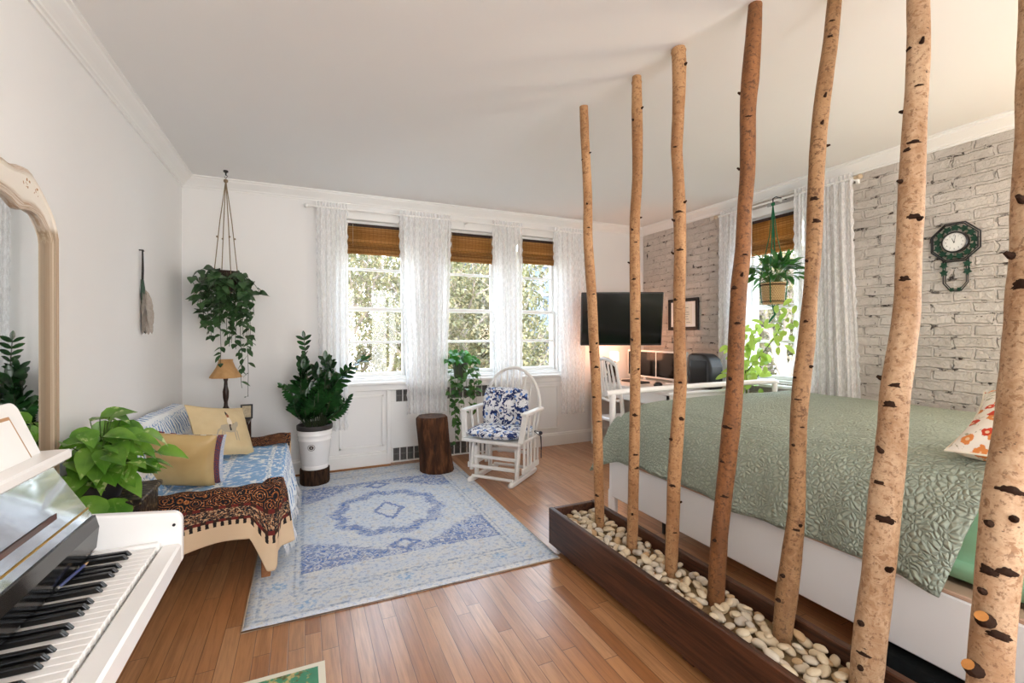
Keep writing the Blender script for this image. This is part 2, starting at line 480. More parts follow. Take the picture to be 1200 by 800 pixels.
structure(MB().box((XR - .075, RWIN[0] - .09, .795), (XR + .06, RWIN[1] + .09, .825), b=.008).build('window_sill', WHITE))
# panel mouldings under the sill
pm = MB()
for a0, a1 in ((.30, .72), (2.0, 2.72)):
    z0, z1, y0, y1 = .19, .70, YB - .009, YB
    for lo, hi in (((a0, y0, z0), (a1, y1, z0 + .02)), ((a0, y0, z1 - .02), (a1, y1, z1)), ((a0, y0, z0), (a0 + .02, y1, z1)), ((a1 - .02, y0, z0), (a1, y1, z1))): pm.box(lo, hi)
pm.box((.745, YB - .02, 0), (RX0, YB, .80)); pm.box((RX1, YB - .02, 0), (RX1 + .035, YB, .80))
structure(pm.build('trim_5', WHITE))

# radiator cover in the recess
rc = thing('radiator_cover', 'white radiator cover with grey metal grilles under the middle window', 'radiator cover', (1.365, YB + .05, 0))
q = MB(); w2 = (RX1 - RX0) / 2 - .002
q.box((-w2, 0, .145), (w2, .035, .615)).box((-w2, 0, .735), (w2, .035, RZ1 - .002)).box((-w2, 0, .615), (-w2 + .06, .035, .735)).box((w2 - .06, 0, .615), (w2, .035, .735))
q.box((-w2, 0, 0), (w2, .035, .015)).box((-w2, 0, .015), (-w2 + .03, .035, .145)).box((w2 - .03, 0, .015), (w2, .035, .145))
kid(q, 'cover_panel', WHITE, rc)
GREYM = plain('grey_grille', '#7c7a76', .5, .4, .25, 60)
def grille(z0, z1, a0, a1):
    g = MB(); g.box((a0, .024, z0), (a1, .034, z1), 0, 0)
    nx = int((a1 - a0) / .012)
    for i in range(nx): g.box((a0 + i * .012, .012, z0), (a0 + i * .012 + .004, .024, z1), 1, 0)
    for zz in (z0, (z0 + z1) / 2, z1): g.box((a0, .008, zz - .004), (a1, .026, zz + .004), 1, 0)
    for i in range(0, nx, 6): g.box((a0 + i * .012, .004, z0), (a0 + i * .012 + .009, .026, z1), 2, 0)
    kid(g, 'grille', [plain('grille_back', '#4d4a48', .6), GREYM, WHITE], rc)
grille(.615, .735, -w2 + .06, w2 - .06); grille(.015, .145, -w2 + .03, w2 - .03)

# ------------------------------------------------------------------ outdoors
def leafmat(name, a, b, trans=.35, rough=.45):
    t = MT(name, rough, .4); n = t.noise(t.pos(), 7., 2.)
    t.col(t.mix(t.ss(n, .3, .7), C(a), C(b)))
    nt = t.nt
    tl = nt.nodes.new('ShaderNodeBsdfTranslucent'); tl.inputs[0].default_value = C(b)
    mx = nt.nodes.new('ShaderNodeMixShader'); mx.inputs[0].default_value = trans
    nt.links.new(t.b.outputs[0], mx.inputs[1]); nt.links.new(tl.outputs[0], mx.inputs[2]); nt.links.new(mx.outputs[0], t.out.inputs[0])
    return t.m
OUTLEAF = leafmat('street_leaves', '#45452a', '#76734e', .35)
OUTLEAF2 = leafmat('street_leaves_yellow', '#6d623e', '#a09470', .35)
BARKO = plain('street_bark', '#8d8076', .8, .2, .25, 12, .5)
LP_SIMPLE = [(0, .05), (.35, .9), (.7, .75), (1, .02)]
def street_tree(loc, h, spread, nleaf, label, seed, big=1., sg=.16):
    rn = random.Random(seed)
    t = thing('street_tree', label, 'tree', loc, 0, None)
    b = MB(); tips = []
    def grow(p, d, L, r, lev):
        pts = [p]; q = Vector(p); dd = Vector(d)
        for i in range(4):
            dd = (dd + Vector((rn.uniform(-.25, .25), rn.uniform(-.25, .25), rn.uniform(-.08, .22)))).normalized()
            q = q + dd * (L / 4); pts.append(q.copy())
        b.tube(pts, [r * (1 - .12 * i) for i in range(5)], 6 if lev < 2 else 4, caps=False)
        if lev >= 2: tips.extend(pts[1:])
        if lev < 4:
            for k in range(3 if lev else 5):
                a = rn.uniform(0, 2 * PI); e = rn.uniform(.25, .95)
                nd = (dd * (1 - e * .6) + Vector((cos(a) * e, sin(a) * e, rn.uniform(-.2, .5)))).normalized()
                s0 = pts[rn.choice((2, 3, 4))] if lev else pts[rn.choice((2, 3, 4, 4))]
                grow(s0, nd, L * rn.uniform(.55, .8) if lev else spread * rn.uniform(.6, .9), r * .55, lev + 1)
    grow(Vector((0, 0, 0)), Vector((0, 0, 1)), h, .16, 0)
    kid(b, 'trunk', BARKO, t)
    f = MB()
    for i in range(nleaf):
        p = rn.choice(tips) + Vector((rn.gauss(0, sg), rn.gauss(0, sg), rn.gauss(0, sg)))
        d = Vector((rn.uniform(-1, 1), rn.uniform(-1, 1), rn.uniform(-.9, .3)))
        f.leaf(p, d, Vector((rn.uniform(-.6, .6), rn.uniform(-1, .2), 1)), rn.uniform(.06, .12) * big, rn.uniform(.035, .065) * big, LP_SIMPLE, .2, .5, 1 if rn.random() < .35 else 0)
    kid(f, 'foliage', [OUTLEAF, OUTLEAF2], t, sharp=None)
    return t
street_tree((1.3, 9.0, -4), 4.4, 3.2, 14000, 'pale green leafy tree outside the left window', 3)
street_tree((1.9, 13.5, -4), 3.6, 4.2, 13000, 'wide leafy tree farther back outside the left window', 14, 2.0, .45)
street_tree((4.0, 13.2, -4), 3.4, 3.0, 11000, 'wide leafy tree farther back outside the middle window', 15, 2.0, .4)
street_tree((2.9, 9.2, -4), 4.5, 2.6, 12000, 'pale green leafy tree outside the middle window', 5)
street_tree((7.1, 12.0, -4), 2.6, 2.2, 7000, 'low leafy tree before the blue grey building outside', 8)
street_tree((9.6, 6.6, -4), 4.4, 3.2, 14000, 'leafy tree outside the window in the brick wall', 11)
street_tree((12.6, 8.8, -4), 3.6, 3.4, 10000, 'wide leafy tree farther back outside the window in the brick wall', 17, 2.0, .45)
# building across the street
FAC = MT('facade', .8); fy = FAC.sep(FAC.pos()); FAC.col(FAC.mix(FAC.ss(FAC.noise(FAC.pos(), 3., 3.), .3, .7), C('#6c7890'), C('#8590a4')))
bt = thing('building', 'blue grey building with white framed windows across the street', 'building', (10.2, 17.5, -4))
q = MB().box((-5, 0, 0), (4, 5, 8.2), b=0)
kid(q, 'facade', FAC.m, bt)
kid(MB().box((-5.2, -.25, 8.2), (4.2, 5.2, 8.6), b=.05), 'cornice', WHITE, bt)
for i in range(5):
    for kz in (1.2, 4.0, 6.2):
        x0 = -4.4 + i * 1.75
        f = kid(MB().box((x0, -.06, kz), (x0 + 1.0, .02, kz + .08)).box((x0, -.06, kz + 1.5), (x0 + 1.0, .02, kz + 1.6)).box((x0, -.06, kz), (x0 + .09, .02, kz + 1.6)).box((x0 + .91, -.06, kz), (x0 + 1.0, .02, kz + 1.6)).box((x0, -.05, kz + .76), (x0 + 1, .02, kz + .84)), 'window_frame', WHITE, bt)
        kid(MB().box((x0 + .08, -.02, kz + .07), (x0 + .92, .0, kz + 1.52)), 'pane', plain('street_pane', '#4a5870', .1, .6), f)
bs = thing('building', 'pale grey building seen past the leaves beside the brick wall', 'building', (17.5, 8.5, -4))
kid(MB().box((0, -7, 0), (5, 5, 8), b=0), 'facade', plain('grey_facade', '#c9c4c0', .8, .2, .05, 2), bs)
structure(MB().box((-14, YB + 1, -4.2), (22, 40, -4), b=0).box((XR + 1.2, -15, -4.2), (22, YB + 1, -4), b=0).build('ground', plain('street_ground', '#8a8577', .9, .1, .15, 1)))

# ------------------------------------------------------------------ light
wd = bpy.data.worlds.new('sky'); bpy.context.scene.world = wd; wd.use_nodes = True
nt = wd.node_tree; bg = nt.nodes['Background']
tc = nt.nodes.new('ShaderNodeTexCoord'); sp = nt.nodes.new('ShaderNodeSeparateXYZ'); nt.links.new(tc.outputs['Generated'], sp.inputs[0])
cr = nt.nodes.new('ShaderNodeValToRGB'); nt.links.new(sp.outputs[2], cr.inputs[0])
cr.color_ramp.elements[0].position = 0; cr.color_ramp.elements[0].color = (1, 1, 1, 1)
cr.color_ramp.elements[1].position = .7; cr.color_ramp.elements[1].color = (.62, .78, 1, 1)
nt.links.new(cr.outputs[0], bg.inputs[0]); bg.inputs[1].default_value = 3.0
def light(kind, name, loc, energy, color=(1, 1, 1), rot=None, **k):
    l = bpy.data.lights.new(name, kind); l.energy = energy; l.color = color
    for a, v in k.items(): setattr(l, a, v)
    o = bpy.data.objects.new(name, l); COL.objects.link(o); o.location = loc
    if rot: o.rotation_euler = rot
    return o
sun = light('SUN', 'sun', (-8, -4, 9), 2.2, (1, .95, .86), angle=.02)
sun.rotation_euler = Vector((.72, .38, -.62)).to_track_quat('-Z', 'Y').to_euler()
for k, (a, b) in enumerate(WIN):
    o = light('AREA', 'window_portal', ((a + b) / 2, YB + .30, (WZ0 + WZ1) / 2), 1, rot=(-PI / 2, 0, 0), shape='RECTANGLE', size=b - a, size_y=WZ1 - WZ0); o.data.cycles.is_portal = True
o = light('AREA', 'window_portal', (XR + .30, (RWIN[0] + RWIN[1]) / 2, (.84 + WZ1) / 2), 1, rot=(0, PI / 2, 0), shape='RECTANGLE', size=WZ1 - .84, size_y=RWIN[1] - RWIN[0]); o.data.cycles.is_portal = True
o = light('AREA', 'window_portal', (XR + .30, (FILL_SIDE[0] + FILL_SIDE[1]) / 2, (.55 + WZ1) / 2), 1, rot=(0, PI / 2, 0), shape='RECTANGLE', size=WZ1 - .55, size_y=FILL_SIDE[1] - FILL_SIDE[0]); o.data.cycles.is_portal = True
for a, b in FILL_FRONT:
    o = light('AREA', 'window_portal', ((a + b) / 2, YF - .2, 1.35), 1, rot=(PI / 2, 0, 0), shape='RECTANGLE', size=b - a, size_y=2.2); o.data.cycles.is_portal = True
# added fill light behind the camera, no fixture there, and a warm bedside lamp out of frame
light('POINT', 'fill_light', (.1, -1.3, 1.7), 6, (.93, .97, 1), shadow_soft_size=.3)
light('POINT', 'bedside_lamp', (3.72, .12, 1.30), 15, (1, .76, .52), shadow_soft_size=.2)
sc = bpy.context.scene
sc.view_settings.view_transform = 'Standard'; sc.view_settings.look = 'None'; sc.view_settings.gamma = 1; sc.view_settings.exposure = 1.92
sc.view_settings.use_curve_mapping = False
sc.cycles.use_denoising = True; sc.cycles.max_bounces = 10; sc.cycles.diffuse_bounces = 5; sc.cycles.transparent_max_bounces = 24
sc.cycles.sample_clamp_indirect = 6; sc.cycles.caustics_reflective = False; sc.cycles.caustics_refractive = False
# ------------------------------------------------------------------ leaf kit
HEART = [(0, .10), (.08, .62), (.25, .95), (.45, .88), (.7, .52), (.9, .16), (1, .01)]
LANCE = [(0, .08), (.2, .7), (.45, 1.), (.7, .78), (.9, .3), (1, .02)]
OVAL = [(0, .12), (.18, .72), (.42, 1.), (.68, .9), (.88, .5), (1, .04)]
def leaf_gloss(name, a, b, c=None, trans=.18, rough=.35, vscale=9.):
    t = MT(name, rough, .5); p = t.pos(); n = t.noise(p, vscale, 3.)
    u, v, _ = t.sep(t.coord('UV'))
    rib = t.ss(abs(u - .5), .0, .06, 1., 0.)
    col = t.mix(t.ss(n, .3, .7), C(a), C(b))
    if c: col = t.mix(t.ss(t.noise(p, vscale * 2.7, 3., .6), .58, .7), col, C(c))
    t.col(t.mix(rib * .35, col, C(b)))
    nt = t.nt; tl = nt.nodes.new('ShaderNodeBsdfTranslucent'); tl.inputs[0].default_value = C(b)
    mx = nt.nodes.new('ShaderNodeMixShader'); mx.inputs[0].default_value = trans
    nt.links.new(t.b.outputs[0], mx.inputs[1]); nt.links.new(tl.outputs[0], mx.inputs[2]); nt.links.new(mx.outputs[0], t.out.inputs[0])
    return t.m
DKLEAF = leaf_gloss('dark_leaf', '#16301a', '#3a5a34', None, .12)
LIMELEAF = leaf_gloss('lime_leaf', '#3f7a1c', '#80b040', '#cddb92', .25)
MIDLEAF = leaf_gloss('mid_leaf', '#24662a', '#4f9a3c', None, .2)
LEMLEAF = leaf_gloss('lemon_leaf', '#7fae35', '#bcd66a', None, .4)
STEMM = plain('plant_stem', '#4d6b2c', .5)
DSTEM = plain('dark_stem', '#2e3a20', .5)
SOIL = plain('soil', '#2a2019', .95, .1, .4, 60, .6)

# ------------------------------------------------------------------ piano against the left wall
PI_ = thing('upright_piano', 'white upright piano with open glossy black fallboard against the left wall', 'piano', (-.62, .82, 0))
ox, oy = -.62, .82
def L(x, y, z): return (x - ox, y - oy, z)
PY0, PY1 = .08, 1.60
def pbox(name, lo, hi, m, b=.006):
    return kid(MB().box(L(*lo), L(*hi), 0, b), name, m, PI_)
pbox('case', (-.925, PY0, .03), (-.665, 1.545, 1.095), GLOSSW, .008)
pbox('lid', (-.93, PY0 - .01, 1.095), (-.65, 1.555, 1.118), GLOSSW, .008)
pbox('lower_panel', (-.665, PY0 + .03, .10), (-.60, PY1 - .06, .60), GLOSSW)
pbox('plinth', (-.93, PY0, .0), (-.60, PY1 - .03, .10), GLOSSW)
pbox('key_bed', (-.66, PY0, .60), (-.35, PY1 - .005, .665), GLOSSW)
# cheeks with a rounded front corner
def cheek(y0, y1):
    pts = [(-.665, .655), (-.318, .655)]
    for k in range(7):
        a = k / 6 * PI / 2
        pts.append((-.318 - .028 * (1 - cos(a)), .772 + .028 * sin(a)))
    pts += [(-.52, .818), (-.60, .835), (-.665, .85)]
    q = MB().prism([(a, b) for a, b in pts], lambda a, b, d: L(a, d, b), y0, y1)
    o = kid(q, 'cheek', GLOSSW, PI_, mods=[('BEVEL', {'width': .006, 'segments': 3, 'limit_method': 'ANGLE'})])
    kid(MB().lathe([(.004, 0), (.004, .003)], (0, 0, 0), 10, 0, Matrix.Translation(L(-.336, y0, .765)) @ Matrix.Rotation(PI / 2, 4, 'X')), 'screw_hole', BLACKM, o)
cheek(1.572, PY1); cheek(PY0, PY0 + .028)
pbox('key_slip', (-.366, PY0 + .028, .655), (-.318, 1.572, .712), GLOSSW)
pbox('key_block', (-.515, 1.548, .67), (-.366, 1.572, .727), GLOSSW)
pbox('key_felt', (-.52, PY0 + .03, .665), (-.362, 1.5725, .700), BLACKM, 0)
IV = plain('ivory_key', '#f1eeea', .25, .5, .02)
EB = plain('ebony_key', '#0c0c0d', .25, .5, .2)
wk = MB().box((-.148, -.0113, -.012), (0, .0113, .016), 0, .0018)
wm = None; N = 52; KW = .0238; KY = 1.545
for i in range(N):
    if wm is None: o = kid(wk, 'white_key', IV, PI_); wm = o
    else: o = wm.copy(); COL.objects.link(o)
    o.location = L(-.37, KY - KW * (i + .5), .703)
bk = MB(); pts = [(-.1, 0), (-.002, 0), (-.012, .0125), (-.1, .0135)]
bk.prism(pts, lambda a, b, d: (a, d, b), -.0056, .0056); bmesh_ = None
for i in range(1, N):
    # top octave first: pattern of groups counted from the treble end
    if i % 7 in (3, 0): continue
    if bmesh_ is None: o = kid(bk, 'black_key', EB, PI_, mods=[('BEVEL', {'width': .002, 'segments': 2})]); bmesh_ = o
    else: o = bmesh_.copy(); COL.objects.link(o)
    o.location = L(-.415, KY - KW * i, .719)
PBLK = MT('black_piano_lacquer', .06, .6); PBLK.col((.40, .42, .47, 1)).set(Metallic=1., Coat_Weight=1.0, Coat_Roughness=.03)
PBLK.bump(PBLK.noise(PBLK.pos(), 3., 2.), .12, .02)
PBLK = PBLK.m
fb = MB()
fprof = [(-.512, .822), (-.602, .978), (-.622, .978), (-.535, .815)]
fb.prism(fprof, lambda a, b, d: L(a, d, b), PY0 + .03, 1.571)
FB = kid(fb, 'fallboard', PBLK, PI_, mods=[('BEVEL', {'width': .003, 'segments': 2, 'limit_method': 'ANGLE'})])
kid(MB().prism([(-.53, .735), (-.506, .735), (-.500, .79), (-.508, .822), (-.53, .822)], lambda a, b, d: L(a, d, b), PY0 + .03, 1.571), 'fallboard_base', plain('black_lacquer', '#0d0c0c', .15, .5), PI_)
kid(MB().beam(L(-.5385, PY0 + .03, .868), L(-.5385, 1.44, .868), .004, .020, 0, .001), 'dark_strip', wood('dark_red_grain', '#2a120b', '#5a2a18', 'Y', 1, .3), FB)  # narrow dark red-brown strip along the fallboard face
kid(MB().tube([L(-.524, PY0 + .03, .842), L(-.524, 1.57, .842)], .003, 8), 'fallboard_hinge', BRASS, FB)
pbox('fallboard_lip', (-.632, PY0 + .03, .978), (-.556, 1.576, 1.004), GLOSSW, .005)
kid(MB().box(L(-.600, 1.455, .968), L(-.585, 1.51, .9795), 0, .002).ball(L(-.5845, 1.468, .974), .0025).ball(L(-.5845, 1.482, .974), .0025).ball(L(-.5845, 1.497, .974), .0025), 'hinge', BRASS, PI_)
# music desk: a leaning framed panel with rounded far corner
TAN = plain('bare_wood_edge', '#b58a62', .5)
def desk_pt(a, b, d):  # a along y, b up the panel, d outward
    zz = 1.003 + b * .95; xx = -.606 - b * .30
    return L(xx + d * .95, a, zz + d * .3)
DY1, DH = 1.548, .142
outer = [(.45, 0), (DY1, 0), (DY1 - .012, DH - .03)]
for k in range(6):
    a = k / 5 * PI / 2
    outer.append((DY1 - .040 + .028 * cos(a), DH - .028 + .028 * sin(a)))
outer += [(.45, DH)]
md = kid(MB().prism(outer, desk_pt, -.018, 0), 'music_desk', GLOSSW, PI_, mods=[('BEVEL', {'width': .003, 'segments': 2, 'limit_method': 'ANGLE'})])
inner = [(.52, .0), (DY1 - .048, .0), (DY1 - .068, DH - .032), (.52, DH - .032)]
innr2 = [(.53, .0), (DY1 - .060, .0), (DY1 - .079, DH - .040), (.53, DH - .040)]
kid(MB().prism(inner, desk_pt, -.006, .0015), 'panel_groove', TAN, md)
kid(MB().prism(innr2, desk_pt, -.004, .005), 'inset_panel', GLOSSW, md)

# pencil lying on the keys at the foot of the fallboard
pc = thing('pencil', 'dark blue pencil lying along the black keys of the piano', 'pencil', (-.495, 1.41, .7375))
a0, a1 = Vector((-.006, -.06, 0)), Vector((.006, .06, .001))
q = MB().tube([a0, a0 + (a1 - a0) * .84], .0036, 6)
kid(q, 'shaft', plain('blue_lacquer', '#23306b', .3), pc)
kid(MB().tube([a0 + (a1 - a0) * .84, a1 * .96, a1], [.0036, .0012, .0004], 6), 'tip', plain('bare_wood', '#d6ab77', .6), pc)
kid(MB().tube([a0 - (a1 - a0) * .07, a0], .0037, 8), 'ferrule', STEEL, pc)

# picture book on the floor by the lower edge
bkm = MT('book_cover', .4); v = bkm.coord(); bn = bkm.noise(v, 26., 4., .6); 
bx, by, bz = bkm.sep(v)
inner_ = (abs(bx) < .128) * (abs(by) < .098)
flow = bkm.ss(bkm.noise(v, 38., 3., .6) - abs(bx) * 1.6 + .02, .42, .52)
pic = bkm.mix(flow, bkm.mix(bn, C('#2c7a58'), C('#4c9a72')), bkm.mix(bkm.ss(bn, .4, .6), C('#5a5a22'), C('#c9b878')))
bkm.col(bkm.mix(inner_, C('#ece5cf'), pic))
bo = thing('picture_book', 'picture book with green cover and cream border lying on the oak floor', 'book', (-.083, 1.825, 0))
kid(MB().box((-.15, -.12, .002), (.148, .118, .016), 0, .001), 'pages', plain('paper', '#f1ecdd', .8), bo)
kid(MB().box((-.153, -.122, .016), (.153, .122, .020), 0, .0015).box((-.153, -.122, 0), (.153, .122, .003), 0, .001), 'cover', bkm.m, bo)

# ------------------------------------------------------------------ mirror on the left wall
mr = thing('arched_mirror', 'tall arched mirror in a carved whitewashed wooden frame behind the piano', 'mirror', (XL + .002, 2.06, 0))
HW, ZS = .372, 1.685
inn = [(.334, .25), (.335, 1.655), (.328, 1.682), (.308, 1.708), (.270, 1.742), (.245, 1.752), (.20, 1.757), (.165, 1.752), (.135, 1.745), (.11, 1.752), (.075, 1.770), (.035, 1.778), (0, 1.78)]
out = [(.372, .20), (.372, 1.690), (.362, 1.720), (.338, 1.765), (.305, 1.800), (.265, 1.835), (.225, 1.868), (.185, 1.895), (.155, 1.905), (.115, 1.900), (.075, 1.888), (.03, 1.885), (0, 1.89)]
def full(h): return h + [(-a, b) for a, b in h[::-1][1:]]
FI, FO = full(inn), full(out)
fm = MT('whitewashed_carved_wood', .5); fx, fyy, fz = fm.sep(fm.coord())
uvv = fm.coord('UV'); fu, fv, _ = fm.sep(uvv)
band = fm.ss(fm.noise(fm.comb(fu * 40., fv * 2., 0.), 1., 4., .6, .4), .45, .6)
crest = fm.ss(fz, 1.70, 1.73)
edge = fm.ss(fu, .30, .22) + fm.ss(fu, .82, .90)
body = fm.mix(crest, fm.mix(band, C('#a08a70'), C('#d2c2aa')), C('#ece5d9'))
fm.col(fm.mix((edge.f('MINIMUM', 1.) * crest) * (.35 + band * .5), body, C('#a8845f')))
fm.bump(fm.noise(fm.comb(fu * 60., fv * 3., 0.), 1., 3.), .3, .004)
q = MB(); vs = []; uvs = []; fs = []; NP = len(FI)
cross = [(0, .012), (.02, .026), (.16, .034), (.24, .028), (.30, .034), (.62, .036), (.80, .034), (.86, .042), (.95, .036), (1, .02), (1, .0)]
for i in range(NP):
    for k, (u, hgt) in enumerate(cross):
        a = FI[i][0] + (FO[i][0] - FI[i][0]) * u; b = FI[i][1] + (FO[i][1] - FI[i][1]) * u
        vs.append((hgt, a, b)); uvs.append((u, i / NP * 4))
K = len(cross)
for i in range(NP - 1):
    for k in range(K - 1):
        fs.append((i * K + k, i * K + k + 1, (i + 1) * K + k + 1, (i + 1) * K + k))
q.add(vs, fs, 0, True, uvs); q.box((0, -HW, .18), (.035, HW, .26))
cv = q; rn = random.Random(4)
for sg in (-1, 1):
    for k in range(16):
        a = .175 + rn.uniform(-.05, .06); b = 1.842 - (a - .175) * .2 + rn.uniform(-.016, .014)
        cv.ball((.030, sg * a, b), (.007, .009 * rn.uniform(.5, 1.1), .009 * rn.uniform(.5, 1.1)), 1, 8, 5)
frm = kid(q, 'mirror_frame', [fm.m, TAN], mr, sharp=35)
mm = MT('mirror_silver', .015); mm.col((.88, .9, .9, 1)).set(Metallic=1.)
kid(MB().prism([(a, b) for a, b in FI][::-1], lambda a, b, d: (d, a, b), .004, .012), 'mirror_glass', mm.m, mr)

# ------------------------------------------------------------------ feather charm on the left wall
ft = thing('feather_wall_hanging', 'leather and feather charm hanging from a hook on the left wall', 'wall hanging', (XL, 3.575, 1.83))
kid(MB().tube([(0, 0, .004), (.022, 0, .004), (.024, 0, -.004)], .004, 8), 'hook', BLACKM, ft)
kid(MB().tube([(.018, 0, 0), (.016, .004, -.10), (.015, -.002, -.20)], .0045, 6).tube([(.018, .002, 0), (.018, .014, -.12), (.016, .006, -.26)], .004, 6), 'strap', plain('dark_leather', '#23201e', .6), ft)
kid(MB().tube([(.016, 0, -.18), (.018, .006, -.24), (.017, .002, -.30), (.017, .012, -.36)], [.008, .012, .009, .006], 8).tube([(.016, .01, -.21), (.018, .02, -.33), (.015, .03, -.42)], .003, 5), 'wrapping', plain('dark_green_wrap', '#35493a', .6, .3, .5, 90), ft)
fe = MB()
for k, (dy, z0, Lf, ang) in enumerate([(.01, -.22, .16, .10), (-.012, -.24, .15, -.10), (.02, -.27, .16, .22), (0, -.30, .18, -.02), (.012, -.36, .15, .18), (-.01, -.38, .13, -.12), (.03, -.33, .13, .35)]):
    for ox3, ax3 in ((.012, .10), (.02, .32), (.016, -.0)):
        fe.leaf((ox3, dy + ox3, z0 - ox3), (ax3 * .6, sin(ang) + ax3 * .3, -cos(ang)), (.7, .7 - ax3 * 3, .0), Lf, .05, [(0, .1), (.15, .7), (.4, 1), (.7, .9), (.9, .5), (1, .05)], .3, .05)
kid(fe, 'feather', plain('grey_feather', '#a59c93', .8, .1, .3, 60), ft)
kid(MB().ball((.015, .05, -.47), .007).ball((.015, .065, -.49), .006).ball((.015, .055, -.51), .006), 'bead', BLACKM, ft)

# ------------------------------------------------------------------ side table with lime pothos
CARV = MT('carved_dark_wood', .4); cvv = CARV.coord()
cn = CARV.vor(cvv, 40., 'F1'); ce = CARV.ss(CARV.noise(cvv, 55., 3.), .56, .62)
CARV.col(CARV.mix(ce, C('#1d1512'), C('#7b6c4d'))).bump(cn, .5, .006); CARV = CARV.m
st = thing('side_table', 'small dark carved side table between the piano and the sofa', 'side table', (-.78, 2.585, 0))
kid(MB().box((-.15, -.155, .575), (.15, .155, .60), 0, .005), 'table_top', CARV, st)
kid(MB().box((-.135, -.14, .40), (.135, .14, .575), 0, .003), 'apron', CARV, st)
for sx in (-1, 1):
    for sy in (-1, 1):
        kid(MB().lathe([(.014, 0), (.018, .02), (.012, .05), (.016, .15), (.013, .30), (.02, .40)], (sx * .12, sy * .125, 0), 12), 'leg', DARKW, st)
lp = thing('pothos_plant', 'lime green pothos with big leaves on the dark carved side table', 'plant', (-.80, 2.53, .60))
POTB = plain('dark_glazed_pot', '#2b2a2c', .3)
kid(MB().lathe([(.065, 0), (.085, .06), (.095, .13), (.10, .14), (.092, .14), (.085, .125), (0, .12)], n=24), 'pot', POTB, lp)
rn = random.Random(12); fo = MB(); sm = MB()
for k in range(135):
    a = rn.uniform(0, 2 * PI); e = rn.uniform(.15, 1.25)
    d = Vector((cos(a) * sin(e), sin(a) * sin(e), cos(e)))
    ln = rn.uniform(.10, .24) * (1 if d.x > -.4 else .6) * (.72 if d.x > .3 and d.z < .45 else 1)
    tip = Vector((0, 0, .12)) + d * ln + Vector((0, 0, -.08 * sin(e) ** 2))
    if tip.x < -.10: tip.x = -.10 + rn.uniform(-.005, .01)
    sm.tube([(d.x * .03, d.y * .03, .11), (tip + Vector((d.x * .03, d.y * .03, .11))) * .5 + Vector((0, 0, .025)), tip], [.003, .0025, .002], 5, caps=False)
    ld = Vector((d.x + rn.uniform(-.4, .6), d.y + rn.uniform(-.6, .4), rn.uniform(-.7, .25)))
    if tip.x < -.03: ld.x = abs(ld.x)
    fo.leaf(tip, ld, Vector((rn.uniform(-.3, .5), rn.uniform(-.6, .1), 1)), rn.uniform(.085, .14), rn.uniform(.06, .095), HEART, .30, .7)
for (p, d) in [((.07, -.10, .02), (.4, -.6, -.7)), ((.03, -.14, .05), (-.1, -.7, -.6)), ((.02, .10, .05), (.3, .6, -.5))]:
    fo.leaf(p, d, (.4, -.3, .8), .16, .12, HEART, .2, .5)
kid(sm, 'stems', STEMM, lp); kid(fo, 'foliage', LIMELEAF, lp, sharp=None)

# ------------------------------------------------------------------ sofa and its throws
WD = wood('sofa_wood', '#7a4a2a', '#a8744a', 'Y')
sf = thing('sofa', 'wooden framed sofa under blue and brown cloths along the left wall', 'sofa', (-.52, 3.44, 0))
sx0, sy0 = -.52, 3.44
def S(x, y, z): return (x - sx0, y - sy0, z)
for x in (-.19, -.86):
    for y in (2.79, 4.06):
        kid(MB().box(S(x - .022, y - .022, 0), S(x + .022, y + .022, .30 if x < -.5 else .47)), 'leg', WD, sf)
kid(MB().box(S(-.19, 2.77, .235), S(-.15, 4.08, .30)).box(S(-.88, 2.77, .235), S(-.84, 4.08, .30)).box(S(-.86, 2.775, .235), S(-.17, 2.81, .30)).box(S(-.86, 4.04, .235), S(-.17, 4.08, .30)), 'seat_frame', WD, sf)
for y in (2.80, 4.05):
    kid(MB().box(S(-.86, y - .025, .44), S(-.16, y + .025, .485), 0, .012), 'armrest', WD, sf)
kid(MB().box(S(-.80, 2.83, .30), S(-.14, 4.03, .435), 0, .035), 'seat_cushion', plain('cream_canvas', '#d9d2c4', .9), sf)
kid(MB().prism([(-.90, .30), (-.76, .40), (-.825, .74), (-.85, .755), (-.895, .74)], lambda a, b, d: S(a, d, b), 2.84, 4.03), 'back_cushion', plain('cream_canvas_back', '#d9d2c4', .9), sf)

bl = MT('blue_block_print', .85, .2); uu_, vv_, _ = bl.sep(bl.coord('UV'))
pv = bl.comb(uu_ * 1.2, vv_ * 1.6, 0.)
row = (vv_ * 9.).f('FRACT'); rid = (vv_ * 9.).f('FLOOR'); rr_ = bl.white(bl.comb(rid, 5.1))
scal = ((uu_ * 26. + (rid * .5)).f('FRACT') - .5)
arc = bl.ss(((scal * scal) * 3.2 + (row - .35) * (row - .35)).f('SQRT') , .40, .44, 0., 1.)
fl = bl.ss(bl.noise(pv, 22., 4., .65), .50, .60)
dk = bl.ss(bl.noise(pv, 60., 2., .6), .52, .58)
light_ = C('#eef1f4'); sky_ = C('#8db4dc'); blue_ = C('#6f93c4')
c1 = bl.mix(fl, sky_, light_); c2 = bl.mix(dk, blue_, C('#b9cfe6'))
c3 = bl.mix(bl.ss(abs(row - .5), .40, .44), bl.mix(rr_ > .45, c1, bl.mix(arc, c2, light_)), bl.mix(dk, light_, C('#7fa5cd')))
bl.col(c3); bl.bump(bl.noise(bl.coord(), 40., 3.), .25, .006)
BLUE = bl.m
